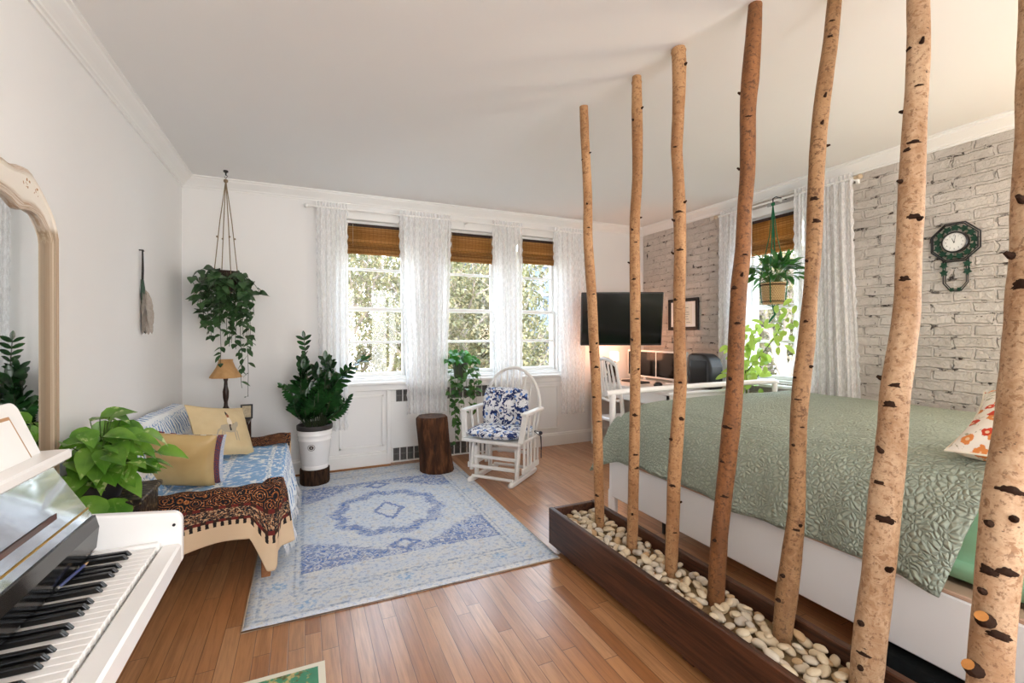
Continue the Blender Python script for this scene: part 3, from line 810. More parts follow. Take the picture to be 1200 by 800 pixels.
def cover(u, v):
    y = 2.825 + u * 1.235
    P = [(-.905, .56), (-.912, .80), (-.87, .835), (-.82, .822), (-.775, .72), (-.735, .56), (-.705, .46), (-.66, .447), (-.50, .452), (-.34, .455), (-.20, .452), (-.135, .442), (-.112, .41), (-.10, .32), (-.088, .22), (-.075, .13)]
    t = v * (len(P) - 1); i = min(int(t), len(P) - 2); f = t - i
    x = P[i][0] * (1 - f) + P[i + 1][0] * f; z = P[i][1] * (1 - f) + P[i + 1][1] * f
    sag = .012 * fbm(x * 4 + 3, y * 5, z * 4)
    hang = max(0, v - .8) * 5
    x += hang * .018 * sin(y * 21 + 1.3 * sin(y * 5)) + sag * (.4 if v < .2 else 1)
    z += sag + (-.035 * (y - 2.8) / 1.2 if v < .3 else 0)
    if v < .13: x = max(x, -.928)
    return (x, y, z)
bc = MB().sheet(70, 60, cover).build('blue_throw', BLUE, mods=[SOL(.006, 1)])
bc.location = (0, 0, 0); tag(bc, 'blue and white block printed throw covering the sofa seat and back', 'throw')
fr = MB(); rn = random.Random(2)
for k in range(170):
    u = (k + .5) / 170; p = Vector(cover(u, 1)); q_ = p + Vector((rn.uniform(.0, .02), rn.uniform(-.01, .01), -.045 - rn.uniform(0, .015)))
    fr.tube([p, (p + q_) / 2 + Vector((.004, 0, 0)), q_], [.0016, .0014, .001], 4, caps=False)
for k in range(40):
    u = k / 39 * .22 + .06; p = Vector(cover(1, u)); fr.tube([p, p + Vector((rn.uniform(.0, .02), .02, -.03))], .0014, 4, caps=False)
kid(fr, 'fringe', plain('white_fringe', '#e9e9ea', .9), bc)['kind'] = 'stuff'

pz = MT('paisley_print', .85, .2); u1, v1, _ = pz.sep(pz.coord('UV'))
# v: 0 at the seat, 1 at the hem (metres come in through the uv scale)
pv = pz.comb(u1 * 7., v1 * 4.2, 0.)
f1 = pz.vor(pv, 1.9, 'F1'); ring = (f1 * 34.).f('SINE')
f2 = pz.vor(pv, 9.5, 'F1'); f2r = pz.vor(pv, 9.5, 'F1', 'Color')
sepc = pz.sep(f2r)[0]
field = pz.mix(pz.ss(ring, .45, .8), C('#1b1d22'), pz.mix(sepc, C('#b0703a'), C('#6d3a24')))
field = pz.mix(pz.ss(f2, .26, .18), field, pz.mix(sepc, C('#d9b48a'), C('#c06a2c')))
pais = pz.mix(pz.ss(pz.noise(pv, 9., 2., .5, 1.6), .50, .55), C('#23262b'), pz.mix(pz.ss(pz.noise(pv, 9., 2.), .45, .55), C('#8a5a3c'), C('#c9a57f')))
rows_ = (v1 * 20.).f('FRACT')
stripe = pz.mix((u1 * 90.).f('SINE') > .2, C('#6a2a26'), C('#39261f'))
frn = pz.mix(pz.ss((u1 * 150.).f('SINE') + (pz.noise(pv, 8., 2.) - .5) * 1.6, -.1, .4), C('#d2b695'), C('#25201f'))
cream = C('#d8bd9c')
cc = pz.mix(v1 > .46, field, stripe)
cc = pz.mix(v1 > .50, cc, pais); cc = pz.mix(v1 > .65, cc, stripe); cc = pz.mix(v1 > .69, cc, frn); cc = pz.mix(v1 > .76, cc, cream)
pz.col(cc).bump(pz.noise(pz.coord(), 60., 2.), .2, .004); PAIS = pz.m
# throw hung over the near arm: path along the arm then round its front corner
def near_throw(u, v):
    s = u * .80                       # metres along the path
    Lx = .60
    if s < Lx: bx, by, nx, ny = -.76 + s, 2.757, 0., -1.
    else:
        t = (s - Lx) / .20; a = min(1, t / .5) * PI / 2
        cx, cy = -.16, 2.80
        nx, ny = sin(a), -cos(a)
        bx, by = cx + .045 * sin(a), cy - .045 * cos(a)
        if t > .5: by += (t - .5) * .20
    hang = .27 + .02 * sin(s * 11)
    k = max(0, min(1, (s - .50) / .08))
    hang += .17 * k * (1 - max(0, min(1, (s - .62) / .08))) + .06 * max(0, min(1, (s - .62) / .08))
    vs_ = .26
    if v < vs_:                        # part lying back over the arm and the seat
        t = v / vs_
        d_in = (1 - t) * .13
        return (bx - nx * d_in, by - ny * d_in + (0 if ny else 0), .497 - .045 * max(0, (d_in - .07) / .06) + .004 * sin(s * 40))
    t = (v - vs_) / (1 - vs_)
    z = .497 - t * hang
    fold = .012 * t * sin(s * 34 + 2 * sin(s * 9)) + .035 * k * t * sin((s - .5) * 30)
    off = .006 + .012 * sin(min(1, t * 4) * PI / 2) + fold
    return (bx + nx * off, by + ny * off, max(.012, z))
nt_ = MB().sheet(90, 44, near_throw).build('paisley_throw', PAIS, mods=[SOL(.004, 1)])
tag(nt_, 'brown paisley cloth with cream hem hung over the near sofa arm', 'throw')
def far_throw(u, v):
    x = -.62 + u * .52 + .0; 
    P = [(3.93, .462), (3.97, .475), (4.02, .497), (4.06, .505), (4.085, .495), (4.092, .44), (4.10, .30), (4.105, .20)]
    t = v * (len(P) - 1); i = min(int(t), len(P) - 2); f = t - i
    y = P[i][0] * (1 - f) + P[i + 1][0] * f; z = P[i][1] * (1 - f) + P[i + 1][1] * f
    lump = .03 * max(0, 1 - abs(v - .3) * 3) * (.5 + .5 * sin(u * 9)) 
    return (x, y + .008 * sin(u * 23) * v, z + lump + .006 * fbm(x * 9, y * 9))
f_t = MB().sheet(44, 30, far_throw).build('paisley_throw', PAIS, mods=[SOL(.004, 1)])
tag(f_t, 'dark paisley cloth bunched over the far sofa arm by the white pot', 'throw')

# cushions
def cushion_pt(w, h, t, u, v, sg, pinch=.075):
    x = w / 2 * u * (1 - pinch * (1 - v * v)); y = h / 2 * v * (1 - pinch * (1 - u * u))
    e = max(0., (1 - u * u) * (1 - v * v)) ** .42
    return Vector((x, y, sg * (t / 2 * e)))
def cushion(B, w, h, t, M, n=22, mi=0, wr=.004, mi2=None):
    for sg in (1, -1):
        B.sheet(n, n, lambda u, v: M @ (cushion_pt(w, h, t, u * 2 - 1, v * 2 - 1, sg) + Vector((0, 0, sg * wr * fbm(u * 5 + w * 9, v * 5, sg) * (1 - (u * 2 - 1) ** 4) * (1 - (v * 2 - 1) ** 4)))), mi if (sg > 0 or mi2 is None) else mi2, flip=sg < 0)
    pts = []
    for k in range(4 * n):
        e, f = k // n, (k % n) / n * 2 - 1
        u, v = ((f, -1), (1, f), (-f, 1), (-1, -f))[e]
        pts.append(M @ cushion_pt(w, h, t, u, v, 1))
    return pts
def frame(x, y, z=None):
    x = Vector(x).normalized(); y = Vector(y); y = (y - x * y.dot(x)).normalized(); z = x.cross(y)
    return Matrix(((x.x, y.x, z.x, 0), (x.y, y.y, z.y, 0), (x.z, y.z, z.z, 0), (0, 0, 0, 1)))
TANF = MT('tan_satin', .55, .4); tn_ = TANF.noise(TANF.coord(), 14., 3.); TANF.col(TANF.mix(tn_, C('#c9b084'), C('#dcc79c'))).bump(TANF.noise(TANF.coord(), 160., 2.), .1, .002); TANF = TANF.m
c1_ = thing('throw_pillow', 'cream cushion with an embroidered horse and rider on the sofa', 'cushion', (-.575, 3.72, .452))
M1 = Matrix.Translation((.055, -.01, .185)) @ frame((.62, .78, -.20), (-.42, .22, .90))
q = MB(); rim = cushion(q, .47, .37, .13, M1)
kid(q, 'cushion_cover', TANF, c1_); kid(MB().tube(rim, .003, 6, closed=True), 'piping', TANF, c1_)
def on_face(poly, w=.47, h=.37, t=.13, M=M1, lift=.004):
    return [M @ (cushion_pt(w, h, t, a * 2 / w, b * 2 / h, 1) + Vector((0, 0, lift))) for a, b in poly]
def patch(B, poly, mi):
    cx = sum(a for a, b in poly) / len(poly); cy = sum(b for a, b in poly) / len(poly)
    pts = on_face([(cx, cy)] + poly); n = len(poly)
    B.add(pts, [(0, 1 + i, 1 + (i + 1) % n) for i in range(n)], mi)
em = MB()
patch(em, [(-.085, -.015), (-.07, .012), (-.03, .02), (.02, .018), (.055, .03), (.075, .045), (.088, .038), (.082, .012), (.06, -.01), (.045, -.04), (0, -.045), (-.05, -.04)], 0)
for a in (-.075, -.055, .030, .052): patch(em, [(a, -.03), (a + .012, -.03), (a + .008 + (.012 if a > 0 else -.01), -.105), (a + (.012 if a > 0 else -.01), -.105)], 0)
patch(em, [(-.085, -.01), (-.105, -.02), (-.125, -.07), (-.115, -.072), (-.10, -.035), (-.08, -.02)], 0)
patch(em, [(-.005, .015), (.028, .015), (.032, .05), (.018, .078), (-.002, .07), (-.012, .04)], 1)
patch(em, [(.004, .078), (.022, .078), (.026, .098), (.014, .108), (.002, .098)], 2)
patch(em, [(.0, .098), (.026, .094), (.012, .135), (.002, .12)], 3)
patch(em, [(.0, .02), (.018, .02), (.012, -.03), (-.004, -.03)], 3)
kid(em, 'embroidery', [plain('grey_thread', '#b3a690', .8), plain('cream_thread', '#e6d9c4', .8), plain('rust_thread', '#9a5a3c', .8), plain('dark_thread', '#39312f', .8)], c1_, sharp=None)
c2_ = thing('throw_pillow', 'golden tan cushion with a patterned red edge by the near sofa arm', 'cushion', (-.60, 3.02, .46))
F2 = frame((.98, -.12, -.13), (-.34, -.25, .9))
M2 = Matrix.Translation((-.02, .02, .155)) @ F2
q = MB(); rim = cushion(q, .34, .33, .15, M2)
GOLD = MT('gold_satin', .4, .5); gn = GOLD.noise(GOLD.coord(), 8., 3.); GOLD.col(GOLD.mix(gn, C('#b0925c'), C('#cdb27e'))); GOLD = GOLD.m
kid(q, 'cushion_cover', GOLD, c2_); kid(MB().tube(rim, .003, 6, closed=True), 'piping', GOLD, c2_)
stp = MT('striped_print', .8); a_, b_, _ = stp.sep(stp.coord('UV')); sn = stp.noise(stp.comb(a_ * 1., b_, 0.), 60., 3.)
stp.col(stp.mix(stp.ss(abs((a_ * 6.).f('FRACT') - .5), .24, .28), stp.mix(stp.ss(sn, .45, .55), C('#8a4238'), C('#33405e')), stp.mix(stp.ss(sn, .5, .6), C('#aab8cf'), C('#d7d2cc'))))
M3 = Matrix.Translation((.022, .055, .150)) @ F2
q = MB(); rim = cushion(q, .34, .33, .09, M3)
kid(q, 'patterned_border', stp.m, c2_)

# ------------------------------------------------------------------ lamp table, lamp
et = thing('end_table', 'small dark end table in the corner holding the lamp', 'side table', (-.60, 4.40, 0))
kid(MB().box((-.19, -.17, .575), (.19, .17, .60)), 'table_top', DARKW, et)
for sx in (-1, 1):
    for sy in (-1, 1): kid(MB().box((sx * .165 - .015, sy * .145 - .015, 0), (sx * .165 + .015, sy * .145 + .015, .575)), 'leg', DARKW, et)
kid(MB().box((-.16, -.14, .2), (.16, .14, .22)), 'shelf', DARKW, et)
pf = thing('photo_frame', 'small dark picture frame standing on the end table beside the lamp', 'picture frame', (-.44, 4.40, .60))
Mf = Matrix.Rotation(-.15, 4, 'X')
kid(MB().box((-.045, -.008, 0), (.045, .008, .12), 0, .003, Mf), 'frame', BLACKM, pf); kid(MB().box((-.032, -.0095, .013), (.032, -.007, .107), 0, 0, Mf), 'print', plain('old_print', '#b9a88a', .5, .4, .5, 60), pf)
tl = thing('table_lamp', 'table lamp with dark turned stem and scalloped tan shade in the corner', 'lamp', (-.585, 4.38, .60))
kid(MB().lathe([(.07, 0), (.072, .012), (.05, .02), (.022, .035), (.016, .05), (.024, .08), (.026, .10), (.015, .12), (.013, .15), (.021, .19), (.023, .24), (.014, .28), (.012, .32), (.018, .34), (.012, .36), (.008, .40)], n=20), 'stem', DARKW, tl)
shd = MT('tan_shade', .8); sn = shd.noise(shd.coord(), 18., 3.); shd.col(shd.mix(sn, C('#b07f4c'), C('#d6ac78')))
kid(MB().lathe([(.052, .50), (.05, .485), (.066, .44), (.085, .40), (.108, .365), (.112, .352), (.104, .356), (.08, .40), (.048, .48)], n=48, fr=lambda a, z: 1 + (.05 * cos(a * 8) if z < .42 else .012 * cos(a * 8))), 'lamp_shade', shd.m, tl)

# ------------------------------------------------------------------ hanging pothos in the corner
hp = thing('hanging_plant', 'dark leaved trailing plant hanging from the ceiling by rope in the corner', 'hanging plant', (-.58, 4.38, 1.665))
hz = ZC - 1.665
kid(MB().lathe([(.018, hz), (.018, hz - .012), (.006, hz - .02), (.005, hz - .04)], n=14).tube([(0, 0, hz - .03), (.012, 0, hz - .045), (0, 0, hz - .065), (-.010, 0, hz - .05)], .003, 6), 'hook', BLACKM, hp)
ROPE = plain('jute_rope', '#8a7a64', .9, .1, .3, 120)
rp = MB(); rp.ball((0, 0, hz - .085), .017)
for k in range(4):
    a = k * PI / 2 + .5; x, y = cos(a), sin(a)
    rp.tube([(0, 0, hz - .08), (x * .045, y * .045, hz - .42), (x * .075, y * .075, hz - .72), (x * .088, y * .088, .14), (x * .07, y * .07, 0), (0, 0, -.03)], .0035, 6)
    rp.ball((x * .066, y * .066, hz - .55), .008)
kid(rp, 'rope', ROPE, hp)
kid(MB().lathe([(.06, 0), (.08, .07), (.088, .15), (.093, .155), (.085, .155), (.078, .14), (0, .135)], n=24), 'pot', plain('brown_pot', '#33241f', .5), hp)
rn = random.Random(21); fo = MB(); vn = MB()
def vine(B, F, start, out, length, drop, nleaf, lw, rn, prof=HEART, lmin=.05, lmax=.08):
    p = Vector(start); d = Vector(out).normalized(); pts = [p.copy()]; n = max(4, int(length / .05))
    for i in range(n):
        d = (d + Vector((rn.uniform(-.16, .16), rn.uniform(-.16, .16), -drop))).normalized(); p = p + d * (length / n); pts.append(p.copy())
    B.tube(pts, .0018, 4, caps=False)
    for i in range(nleaf):
        t = rn.uniform(.12, 1) * (len(pts) - 1); k = min(int(t), len(pts) - 2); q = pts[k].lerp(pts[k + 1], t - k)
        a = rn.uniform(0, 2 * PI)
        dd = Vector((cos(a), sin(a), rn.uniform(-.9, .2)))
        F.leaf(q, dd, Vector((cos(a) * .4, sin(a) * .4 - .5, .6)), rn.uniform(lmin, lmax), rn.uniform(lmin, lmax) * lw, prof, .22, .6)
for k in range(34):
    a = rn.uniform(0, 2 * PI); e = rn.uniform(.2, .9)
    o = Vector((cos(a), sin(a), e * 1.5)) if rn.random() < .75 else Vector((cos(a), sin(a), -.1))
    vine(vn, fo, (cos(a) * .05, sin(a) * .05, .15), o, rn.uniform(.24, .50), rn.uniform(.45, .95), 8, .8, rn, HEART, .065, .10)
for k in range(9):
    a = rn.uniform(-2.9, .3); vine(vn, fo, (cos(a) * .07, sin(a) * .07, .14), (cos(a), sin(a), .2), rn.uniform(.5, .72), .9, 11, .75, rn, HEART, .05, .075)
for (a, ln) in ((-.6, 1.05), (-.9, .98), (-1.6, .80)):
    vine(vn, fo, (cos(a) * .07, sin(a) * .07, .14), (cos(a), sin(a), .1), ln, .6, 22, .55, rn, LANCE, .055, .08)
kid(vn, 'vines', DSTEM, hp); kid(fo, 'foliage', leaf_gloss('heart_leaf_green', '#1f3d22', '#4b6d42', None, .15), hp, sharp=None)

# ------------------------------------------------------------------ ZZ plant
lg = thing('plant_stand', 'low dark bark log under the white plant pot', 'plant stand', (.083, 4.37, 0))
BARKD = MT('dark_bark', .85, .2); bv = BARKD.vscale(BARKD.coord(), (30, 30, 5)); bn = BARKD.noise(bv, 1.2, 4., .65); BARKD.col(BARKD.mix(BARKD.ss(bn, .35, .7), C('#1c120c'), C('#4a3220'))).bump(bn, .9, .01); BARKD = BARKD.m
kid(MB().lathe([(0, .008), (.119, .008), (.122, .02), (.121, .125), (.118, .138), (0, .138)], n=32, fr=lambda a, z: 1 + .02 * sin(a * 7) + .012 * sin(a * 13)), 'log', BARKD, lg)
zp = thing('zz_plant', 'tall glossy dark green plant in a white pot near the left window', 'plant', (.083, 4.37, .14))
pt = kid(MB().lathe([(0, .0), (.108, .0), (.112, .02), (.108, .035), (.112, .04), (.135, .245), (.139, .25), (.139, .256), (.136, .262), (.14, .29), (.144, .295), (.144, .302), (.141, .308), (.146, .335), (.140, .338), (.132, .32), (0, .31)], n=40), 'pot', GLOSSW, zp)
em = MB(); Me = Matrix.Rotation(math.radians(-62), 4, 'Z')
def epos(a, b): 
    r = .1105 + (b) * .108 + .006
    th = math.radians(-103) + a / .125
    return Vector((cos(th) * r, sin(th) * r, b))
em.tube([epos(.026 * cos(t * PI / 10), .20 + .026 * sin(t * PI / 10)) for t in range(20)], .0018, 5, closed=True)
for k in range(7):
    a = k * 2 * PI / 7; c0 = (.011 * cos(a), .20 + .011 * sin(a))
    em.add([epos(c0[0] + .007 * cos(a + t * PI / 3), c0[1] + .007 * sin(a + t * PI / 3)) for t in range(6)], [tuple(range(6))])
kid(em, 'emblem', plain('dark_print', '#4a3d36', .5), pt)
kid(MB().lathe([(.143, .335), (.147, .345), (.147, .375), (.140, .38), (.134, .375), (.13, .345), (0, .34)], n=40), 'inner_pot', plain('grey_liner', '#3a3634', .5), zp)
rn = random.Random(31); fo = MB(); sm = MB()
def zz_stem(base, tip, bend, npair, ll, r=.0065):
    b, t = Vector(base), Vector(tip); m = (b + t) / 2 + Vector(bend)
    pts = [(b * (1 - s) ** 2 + m * (2 * s * (1 - s)) + t * s * s) for s in [i / 12 for i in range(13)]]
    sm.tube(pts, [r * (1 - .6 * i / 12) for i in range(13)], 7)
    for i in range(npair):
        s = .22 + .76 * i / (npair - 1); k = min(int(s * 12), 11); p = pts[k].lerp(pts[k + 1], s * 12 - k)
        d = (pts[k + 1] - pts[k]).normalized(); side = d.cross(Vector((cos(i * .35), sin(i * .35), .3))).normalized()
        side = (side + Vector((0, 0, .0))).normalized()
        for sg in (-1, 1):
            fo.leaf(p, side * sg + d * .75, d.cross(side * sg) * .0 + Vector((rn.uniform(-.3, .3), -.7, .6)), ll * (1 - .25 * abs(s - .5)), ll * .42, OVAL, .2, .15)
    fo.leaf(pts[-1], pts[-1] - pts[-2], (0, -.7, .5), ll * .8, ll * .36, OVAL, .2, .1)
Z = .36
zz_stem((-.04, 0, Z), (-.085, -.03, 1.13), (.01, 0, .0), 14, .085)
zz_stem((.05, 0, Z), (.40, -.03, .93), (-.06, 0, .17), 11, .10)
zz_stem((.04, -.02, Z), (.24, -.06, .82), (-.02, 0, .12), 10, .095)
zz_stem((-.05, -.02, Z), (-.24, -.08, .72), (.02, 0, .08), 11, .08)
zz_stem((-.06, -.03, Z), (-.16, -.14, .58), (-.05, -.02, .03), 8, .07)
zz_stem((.06, -.03, Z), (.27, -.10, .60), (.03, 0, .04), 9, .075)
zz_stem((.06, -.05, Z), (.22, -.16, .52), (.02, 0, .04), 8, .07)
for k in range(22):
    a = k * 2.4; r = .05 + .05 * rn.random()
    zz_stem((cos(a) * .06, sin(a) * .06, Z), (cos(a) * (r + .05) + .02, sin(a) * r - .03, rn.uniform(.62, .95)), (cos(a) * .08, sin(a) * .05, 0), 12, .11)
kid(sm, 'stems', DSTEM, zp); kid(fo, 'foliage', leaf_gloss('zz_leaf', '#143018', '#2f5a2c', None, .1, .22), zp, sharp=None)
# ------------------------------------------------------------------ rug
rg = MT('faded_rug', .9, .1); x, y, z = rg.sep(rg.coord())
v3 = rg.comb(x, y, 0.)
n1 = rg.noise(v3, 9., 4., .65); n2 = rg.noise(v3, 42., 3., .6); n3 = rg.noise(v3, 95., 2., .6); n4 = rg.noise(v3, 22., 3., .6)
ax, ay = abs(x), abs(y)
base = rg.mix(rg.ss(n1, .3, .7), C('#cdd5df'), C('#dcdcda'))
base = rg.mix(rg.ss(n2, .52, .62) * .55, base, C('#8fa6c8'))
base = rg.mix(rg.ss(n3, .60, .70) * .6, base, C('#7f8fa8'))
base = rg.mix(rg.ss(n4, .56, .66) * .4, base, C('#b9ad9c'))
wob = (n4 - .5) * .16 + (n2 - .5) * .16
rad = ((x * x) * 1.0 + (y * y) * .82).f('SQRT')
petal = (y.f('ARCTAN2', x) * 10.).f('SINE') * .022
d = rad + wob * .8 + petal
ring = rg.ss(abs(d - .345), .055, .03)
core = rg.ss(abs((ax * 1.0 + ay * .62) + wob * .4 - .10), .022, .01)
pend = rg.ss(abs((ax * .9 + abs(ay - .60) * 1.15) + wob * .5 - .075), .035, .015)
# corner spandrels
cx_, cy_ = .585 - ax, .735 - ay
sw = rg.noise(v3, 13., 3., .55, 1.8); swl = rg.ss(abs(sw - .5), .065, .025, 1., 0.).f('MAXIMUM', rg.ss(sw, .53, .57, 0., 1.))
hgt = rg.ss(ax, .05, .56) * .27 + .085 + wob * .55
vrt = rg.ss(ay, .36, .74) * .20 - .02 + wob * .5
sband = (rg.ss(cy_ - hgt, .03, -.02) * (cy_ > .01)).f('MAXIMUM', rg.ss(cx_ - vrt, .03, -.02) * (ay > .36)) * (cx_ > .0) * (cy_ > .0) * (swl * .85 + .12)
lacy = rg.ss(n2 + n3 * .45 - .17, .44, .62, 1., .15)
ink = ((ring * (swl * .6 + .4)).f('MAXIMUM', core).f('MAXIMUM', pend).f('MAXIMUM', sband)) * (lacy * .55 + .45)
bl0 = rg.mix(rg.ss(n2, .4, .6), C('#3f6cba'), C('#1f4292'))
ed_x, ed_y = .815 - ax, 1.155 - ay
ed = ed_x.f('MINIMUM', ed_y * 1.0)
inb = rg.ss(abs(ed - .235), .016, .006).f('MAXIMUM', rg.ss(abs(ed - .05), .012, .004)).f('MAXIMUM', rg.ss(abs(ed - .20), .008, .003))
bmot = rg.ss(rg.vor(v3, 5.2, 'F1') + wob * .5, .30, .22) * (ed < .19) * (ed > .06)
c = rg.mix(bmot * rg.ss(n2, .42, .58) * .7, base, C('#85add2'))
c = rg.mix(inb * rg.ss(n2, .35, .6) * .6, c, C('#7d93b0'))
c = rg.mix(ink * .92, c, bl0)
rg.col(c).bump(n3, .4, .004)
ru = thing('rug', 'large faded blue and white medallion rug on the oak floor', 'rug', (.565, 3.455, 0))
def rp_(u, v):
    # slightly skewed rectangle as laid
    X0, X1 = (-.817, .775 + .04 * v)
    return (X0 + (X1 - X0) * u, -1.155 + 2.30 * v, .009 + .0012 * fbm(u * 6, v * 8))
q = MB().sheet(40, 50, rp_)
kid(q, 'pile', rg.m, ru, mods=[SOL(.0085, -1)])
edge = [rp_(0, 0), rp_(1, 0), rp_(1, 1), rp_(0, 1)]
kid(MB().tube([(p[0], p[1], .0055) for p in edge], .0055, 6, closed=True), 'binding', plain('rug_binding', '#b59f86', .9), ru)

# ------------------------------------------------------------------ stump
su = thing('tree_stump', 'dark brown tree stump stool standing below the second lace curtain', 'stump', (1.155, 4.275, .0095))
BRK = MT('stump_bark', .8, .25); bv = BRK.vscale(BRK.coord(), (16, 16, 3)); bn = BRK.noise(bv, 1.4, 5., .65, .5)
BRK.col(BRK.ramp(bn, [(.3, C('#1a0f09')), (.5, C('#4a2c19')), (.62, C('#6b452b')), (.75, C('#2d1a10'))])).bump(bn, 1., .02)
tp = MT('stump_top', .6); tx, ty, tz = tp.sep(tp.coord()); tr_ = ((tx * tx + ty * ty).f('SQRT') * 90. + tp.noise(tp.coord(), 8., 2.) * 4.).f('SINE')
tp.col(tp.mix(tp.ss(tr_, -.5, .8), C('#3a2417'), C('#5f402a')))
q = MB(); n = 40; prof = [(.0, .16), (.03, .158), (.15, .15), (.3, .147), (.44, .15), (.50, .148), (.517, .135)]
vs = []; fs = []
for i, (zz, r) in enumerate(prof):
    for k in range(n):
        a = 2 * PI * k / n; f = 1 + .06 * fbm(cos(a) * 1.5, sin(a) * 1.5, zz * 1.2) + .035 * fbm(cos(a) * 6, sin(a) * 6, zz * .8)
        vs.append((r * f * cos(a) - .05 * (zz / .52), r * f * sin(a), zz))
for i in range(len(prof) - 1):
    for k in range(n): fs.append((i * n + k, i * n + (k + 1) % n, (i + 1) * n + (k + 1) % n, (i + 1) * n + k))
fs.append(tuple(range(n))[::-1]); q.add(vs, fs, 0, True)
kid(q, 'bark', BRK.m, su, sharp=None)
top = vs[-n:]; cpt = sum((Vector(p) for p in top), Vector()) / n
kid(MB().add([cpt + Vector((0, 0, .004))] + [Vector(p) for p in top], [(0, 1 + k, 1 + (k + 1) % n) for k in range(n)], 0, False), 'cut_top', tp.m, su)

# ------------------------------------------------------------------ glider rocking chair
GW = plain('glider_white', '#e9e7e2', .4, .4, .03, 10)
gc = thing('rocking_chair', 'white wooden glider rocking chair with spindle hoop back near the windows', 'rocking chair', (1.635, 3.82, 0), math.radians(-50))
def g(name, q): return kid(q, name, GW, gc)
for sx in (-1, 1):
    X0 = sx * .20
    q = MB().box((X0 - .02, -.24, .0), (X0 + .02, .27, .045), 0, .014); q.ball((X0, -.24, .024), (.022, .035, .024)); q.ball((X0, .27, .024), (.022, .035, .024))
    g('runner', q)
    for yy in (-.12, .14): g('upright', MB().box((X0 - .016, yy - .022, .04), (X0 + .016, yy + .022, .30), 0, .01))
    g('swing_arm', MB().beam((X0 + sx * .024, -.17, .09), (X0 + sx * .024, -.12, .33), .02, .045, 0, .01, (0, 1, 0)))
    g('swing_arm', MB().beam((X0 + sx * .024, .10, .09), (X0 + sx * .024, .15, .33), .02, .045, 0, .01, (0, 1, 0)))
for yy, zz in ((-.20, .05), (.22, .05)): g('stretcher', MB().tube([(-.2, yy, zz), (.2, yy, zz)], .014, 10))
for yy, zz in ((-.19, .135), (-.14, .21), (.15, .21)): g('stretcher', MB().box((-.215, yy - .012, zz - .014), (.215, yy + .012, zz + .014), 0, .008))
# hanging seat with slatted sides
g('seat', MB().box((-.28, -.25, .355), (.28, .25, .385), 0, .012))
for sx in (-1, 1):
    X0 = sx * .268
    g('side_rail', MB().box((X0 - .011, -.15, .10), (X0 + .011, .20, .15), 0, .011))
    for k in range(5): g('slat', MB().box((X0 - .007, -.13 + k * .075, .14), (X0 + .007, -.10 + k * .075, .36), 0, .004))
    g('armrest', MB().box((sx * .30 - .03, -.20, .605), (sx * .30 + .03, .20, .63), 0, .012))
    g('arm_post', MB().beam((sx * .275, -.20, .375), (sx * .305, -.17, .61), .05, .026, 0, .01, (0, 1, 0)))
    for k in range(2): g('arm_spindle', MB().tube([(sx * .27, -.05 + k * .11, .38), (sx * .285, -.05 + k * .11, .5), (sx * .298, -.05 + k * .11, .61)], [.009, .012, .008], 8))
hoop = []
for k in range(33):
    a = PI * k / 32; zz = .62 + .36 * sin(a); xx = .282 * cos(a)
    hoop.append((xx, .19 + (zz - .38) * .10, zz))
hoop = [(.235, .185, .375), (.262, .20, .5)] + hoop + [(-.262, .20, .5), (-.235, .185, .375)]
g('back_hoop', MB().tube(hoop, .0155, 10))
for k in range(7):
    xx = -.165 + k * .055; a = math.acos(max(-1, min(1, xx * 1.18 / .282))); zz = .62 + .36 * sin(a)
    g('back_spindle', MB().tube([(xx * .85, .185, .38), (xx * 1.02, .20, .6), (xx * 1.18, .19 + (zz - .38) * .10, zz)], [.007, .009, .006], 8))
FLO = MT('blue_floral', .85, .2); fv = FLO.coord()
fa = FLO.vor(fv, 19., 'F1'); fnz = FLO.noise(fv, 34., 3., .6); fn2 = FLO.noise(fv, 21., 3., .65, .8)
cA = FLO.mix(FLO.ss(fn2, .51, .54), C('#e8e9ec'), C('#2a3a6c')); cA = FLO.mix(FLO.ss(fa + (fnz - .5) * .4, .30, .25), cA, C('#6288c8'))
cA = FLO.mix(FLO.ss(fa + (fnz - .5) * .2, .09, .06), cA, C('#dfe5f0')); cA = FLO.mix(FLO.ss(fnz, .62, .65), cA, C('#1d2440'))
FLO.col(cA); FLOM = FLO.m
def tufted(w, h, t, M, tufts, n=36):
    q = MB()
    for sg in (1, -1):
        def fn(u, v):
            a, b = u * 2 - 1, v * 2 - 1
            p = cushion_pt(w, h, t, a, b, sg, .0)
            # squircle outline
            k = 1 - .10 * (a * a * b * b); p.x *= k; p.y *= k
            for (tx, ty) in tufts:
                dd = math.hypot(p.x - tx, p.y - ty); p.z -= sg * t * .40 * math.exp(-(dd / .045) ** 2)
            p.z += sg * .006 * sin(a * 16) * max(0, abs(b) - .5) + sg * .006 * sin(b * 16) * max(0, abs(a) - .5)
            return M @ p
        q.sheet(n, n, fn, 0, flip=sg < 0)
    return q
Wg = Matrix.Rotation(math.radians(-50), 4, 'Z')
sc_ = thing('seat_cushion', 'tufted blue floral seat cushion on the white rocking chair', 'cushion', tuple(Vector((1.635, 3.82, 0)) + Wg @ Vector((0, -.03, .387))), math.radians(-50))
kid(tufted(.53, .49, .12, Matrix.Translation((0, 0, .046)), [(-.11, -.08), (.11, -.08), (0, .06)]), 'cushion_cover', FLOM, sc_, sharp=None)
tie = MB().tube([(.24, .18, .03), (.30, .20, .02), (.31, .20, -.10), (.305, .21, -.22)], .004, 5).tube([(.25, .17, .03), (.315, .19, -.02), (.32, .18, -.13)], .004, 5).ball((.305, .20, .01), .018)
kid(tie, 'tie', plain('navy_tie', '#39404e', .8), sc_)
bcM = Matrix.Rotation(math.radians(-10), 4, 'X')
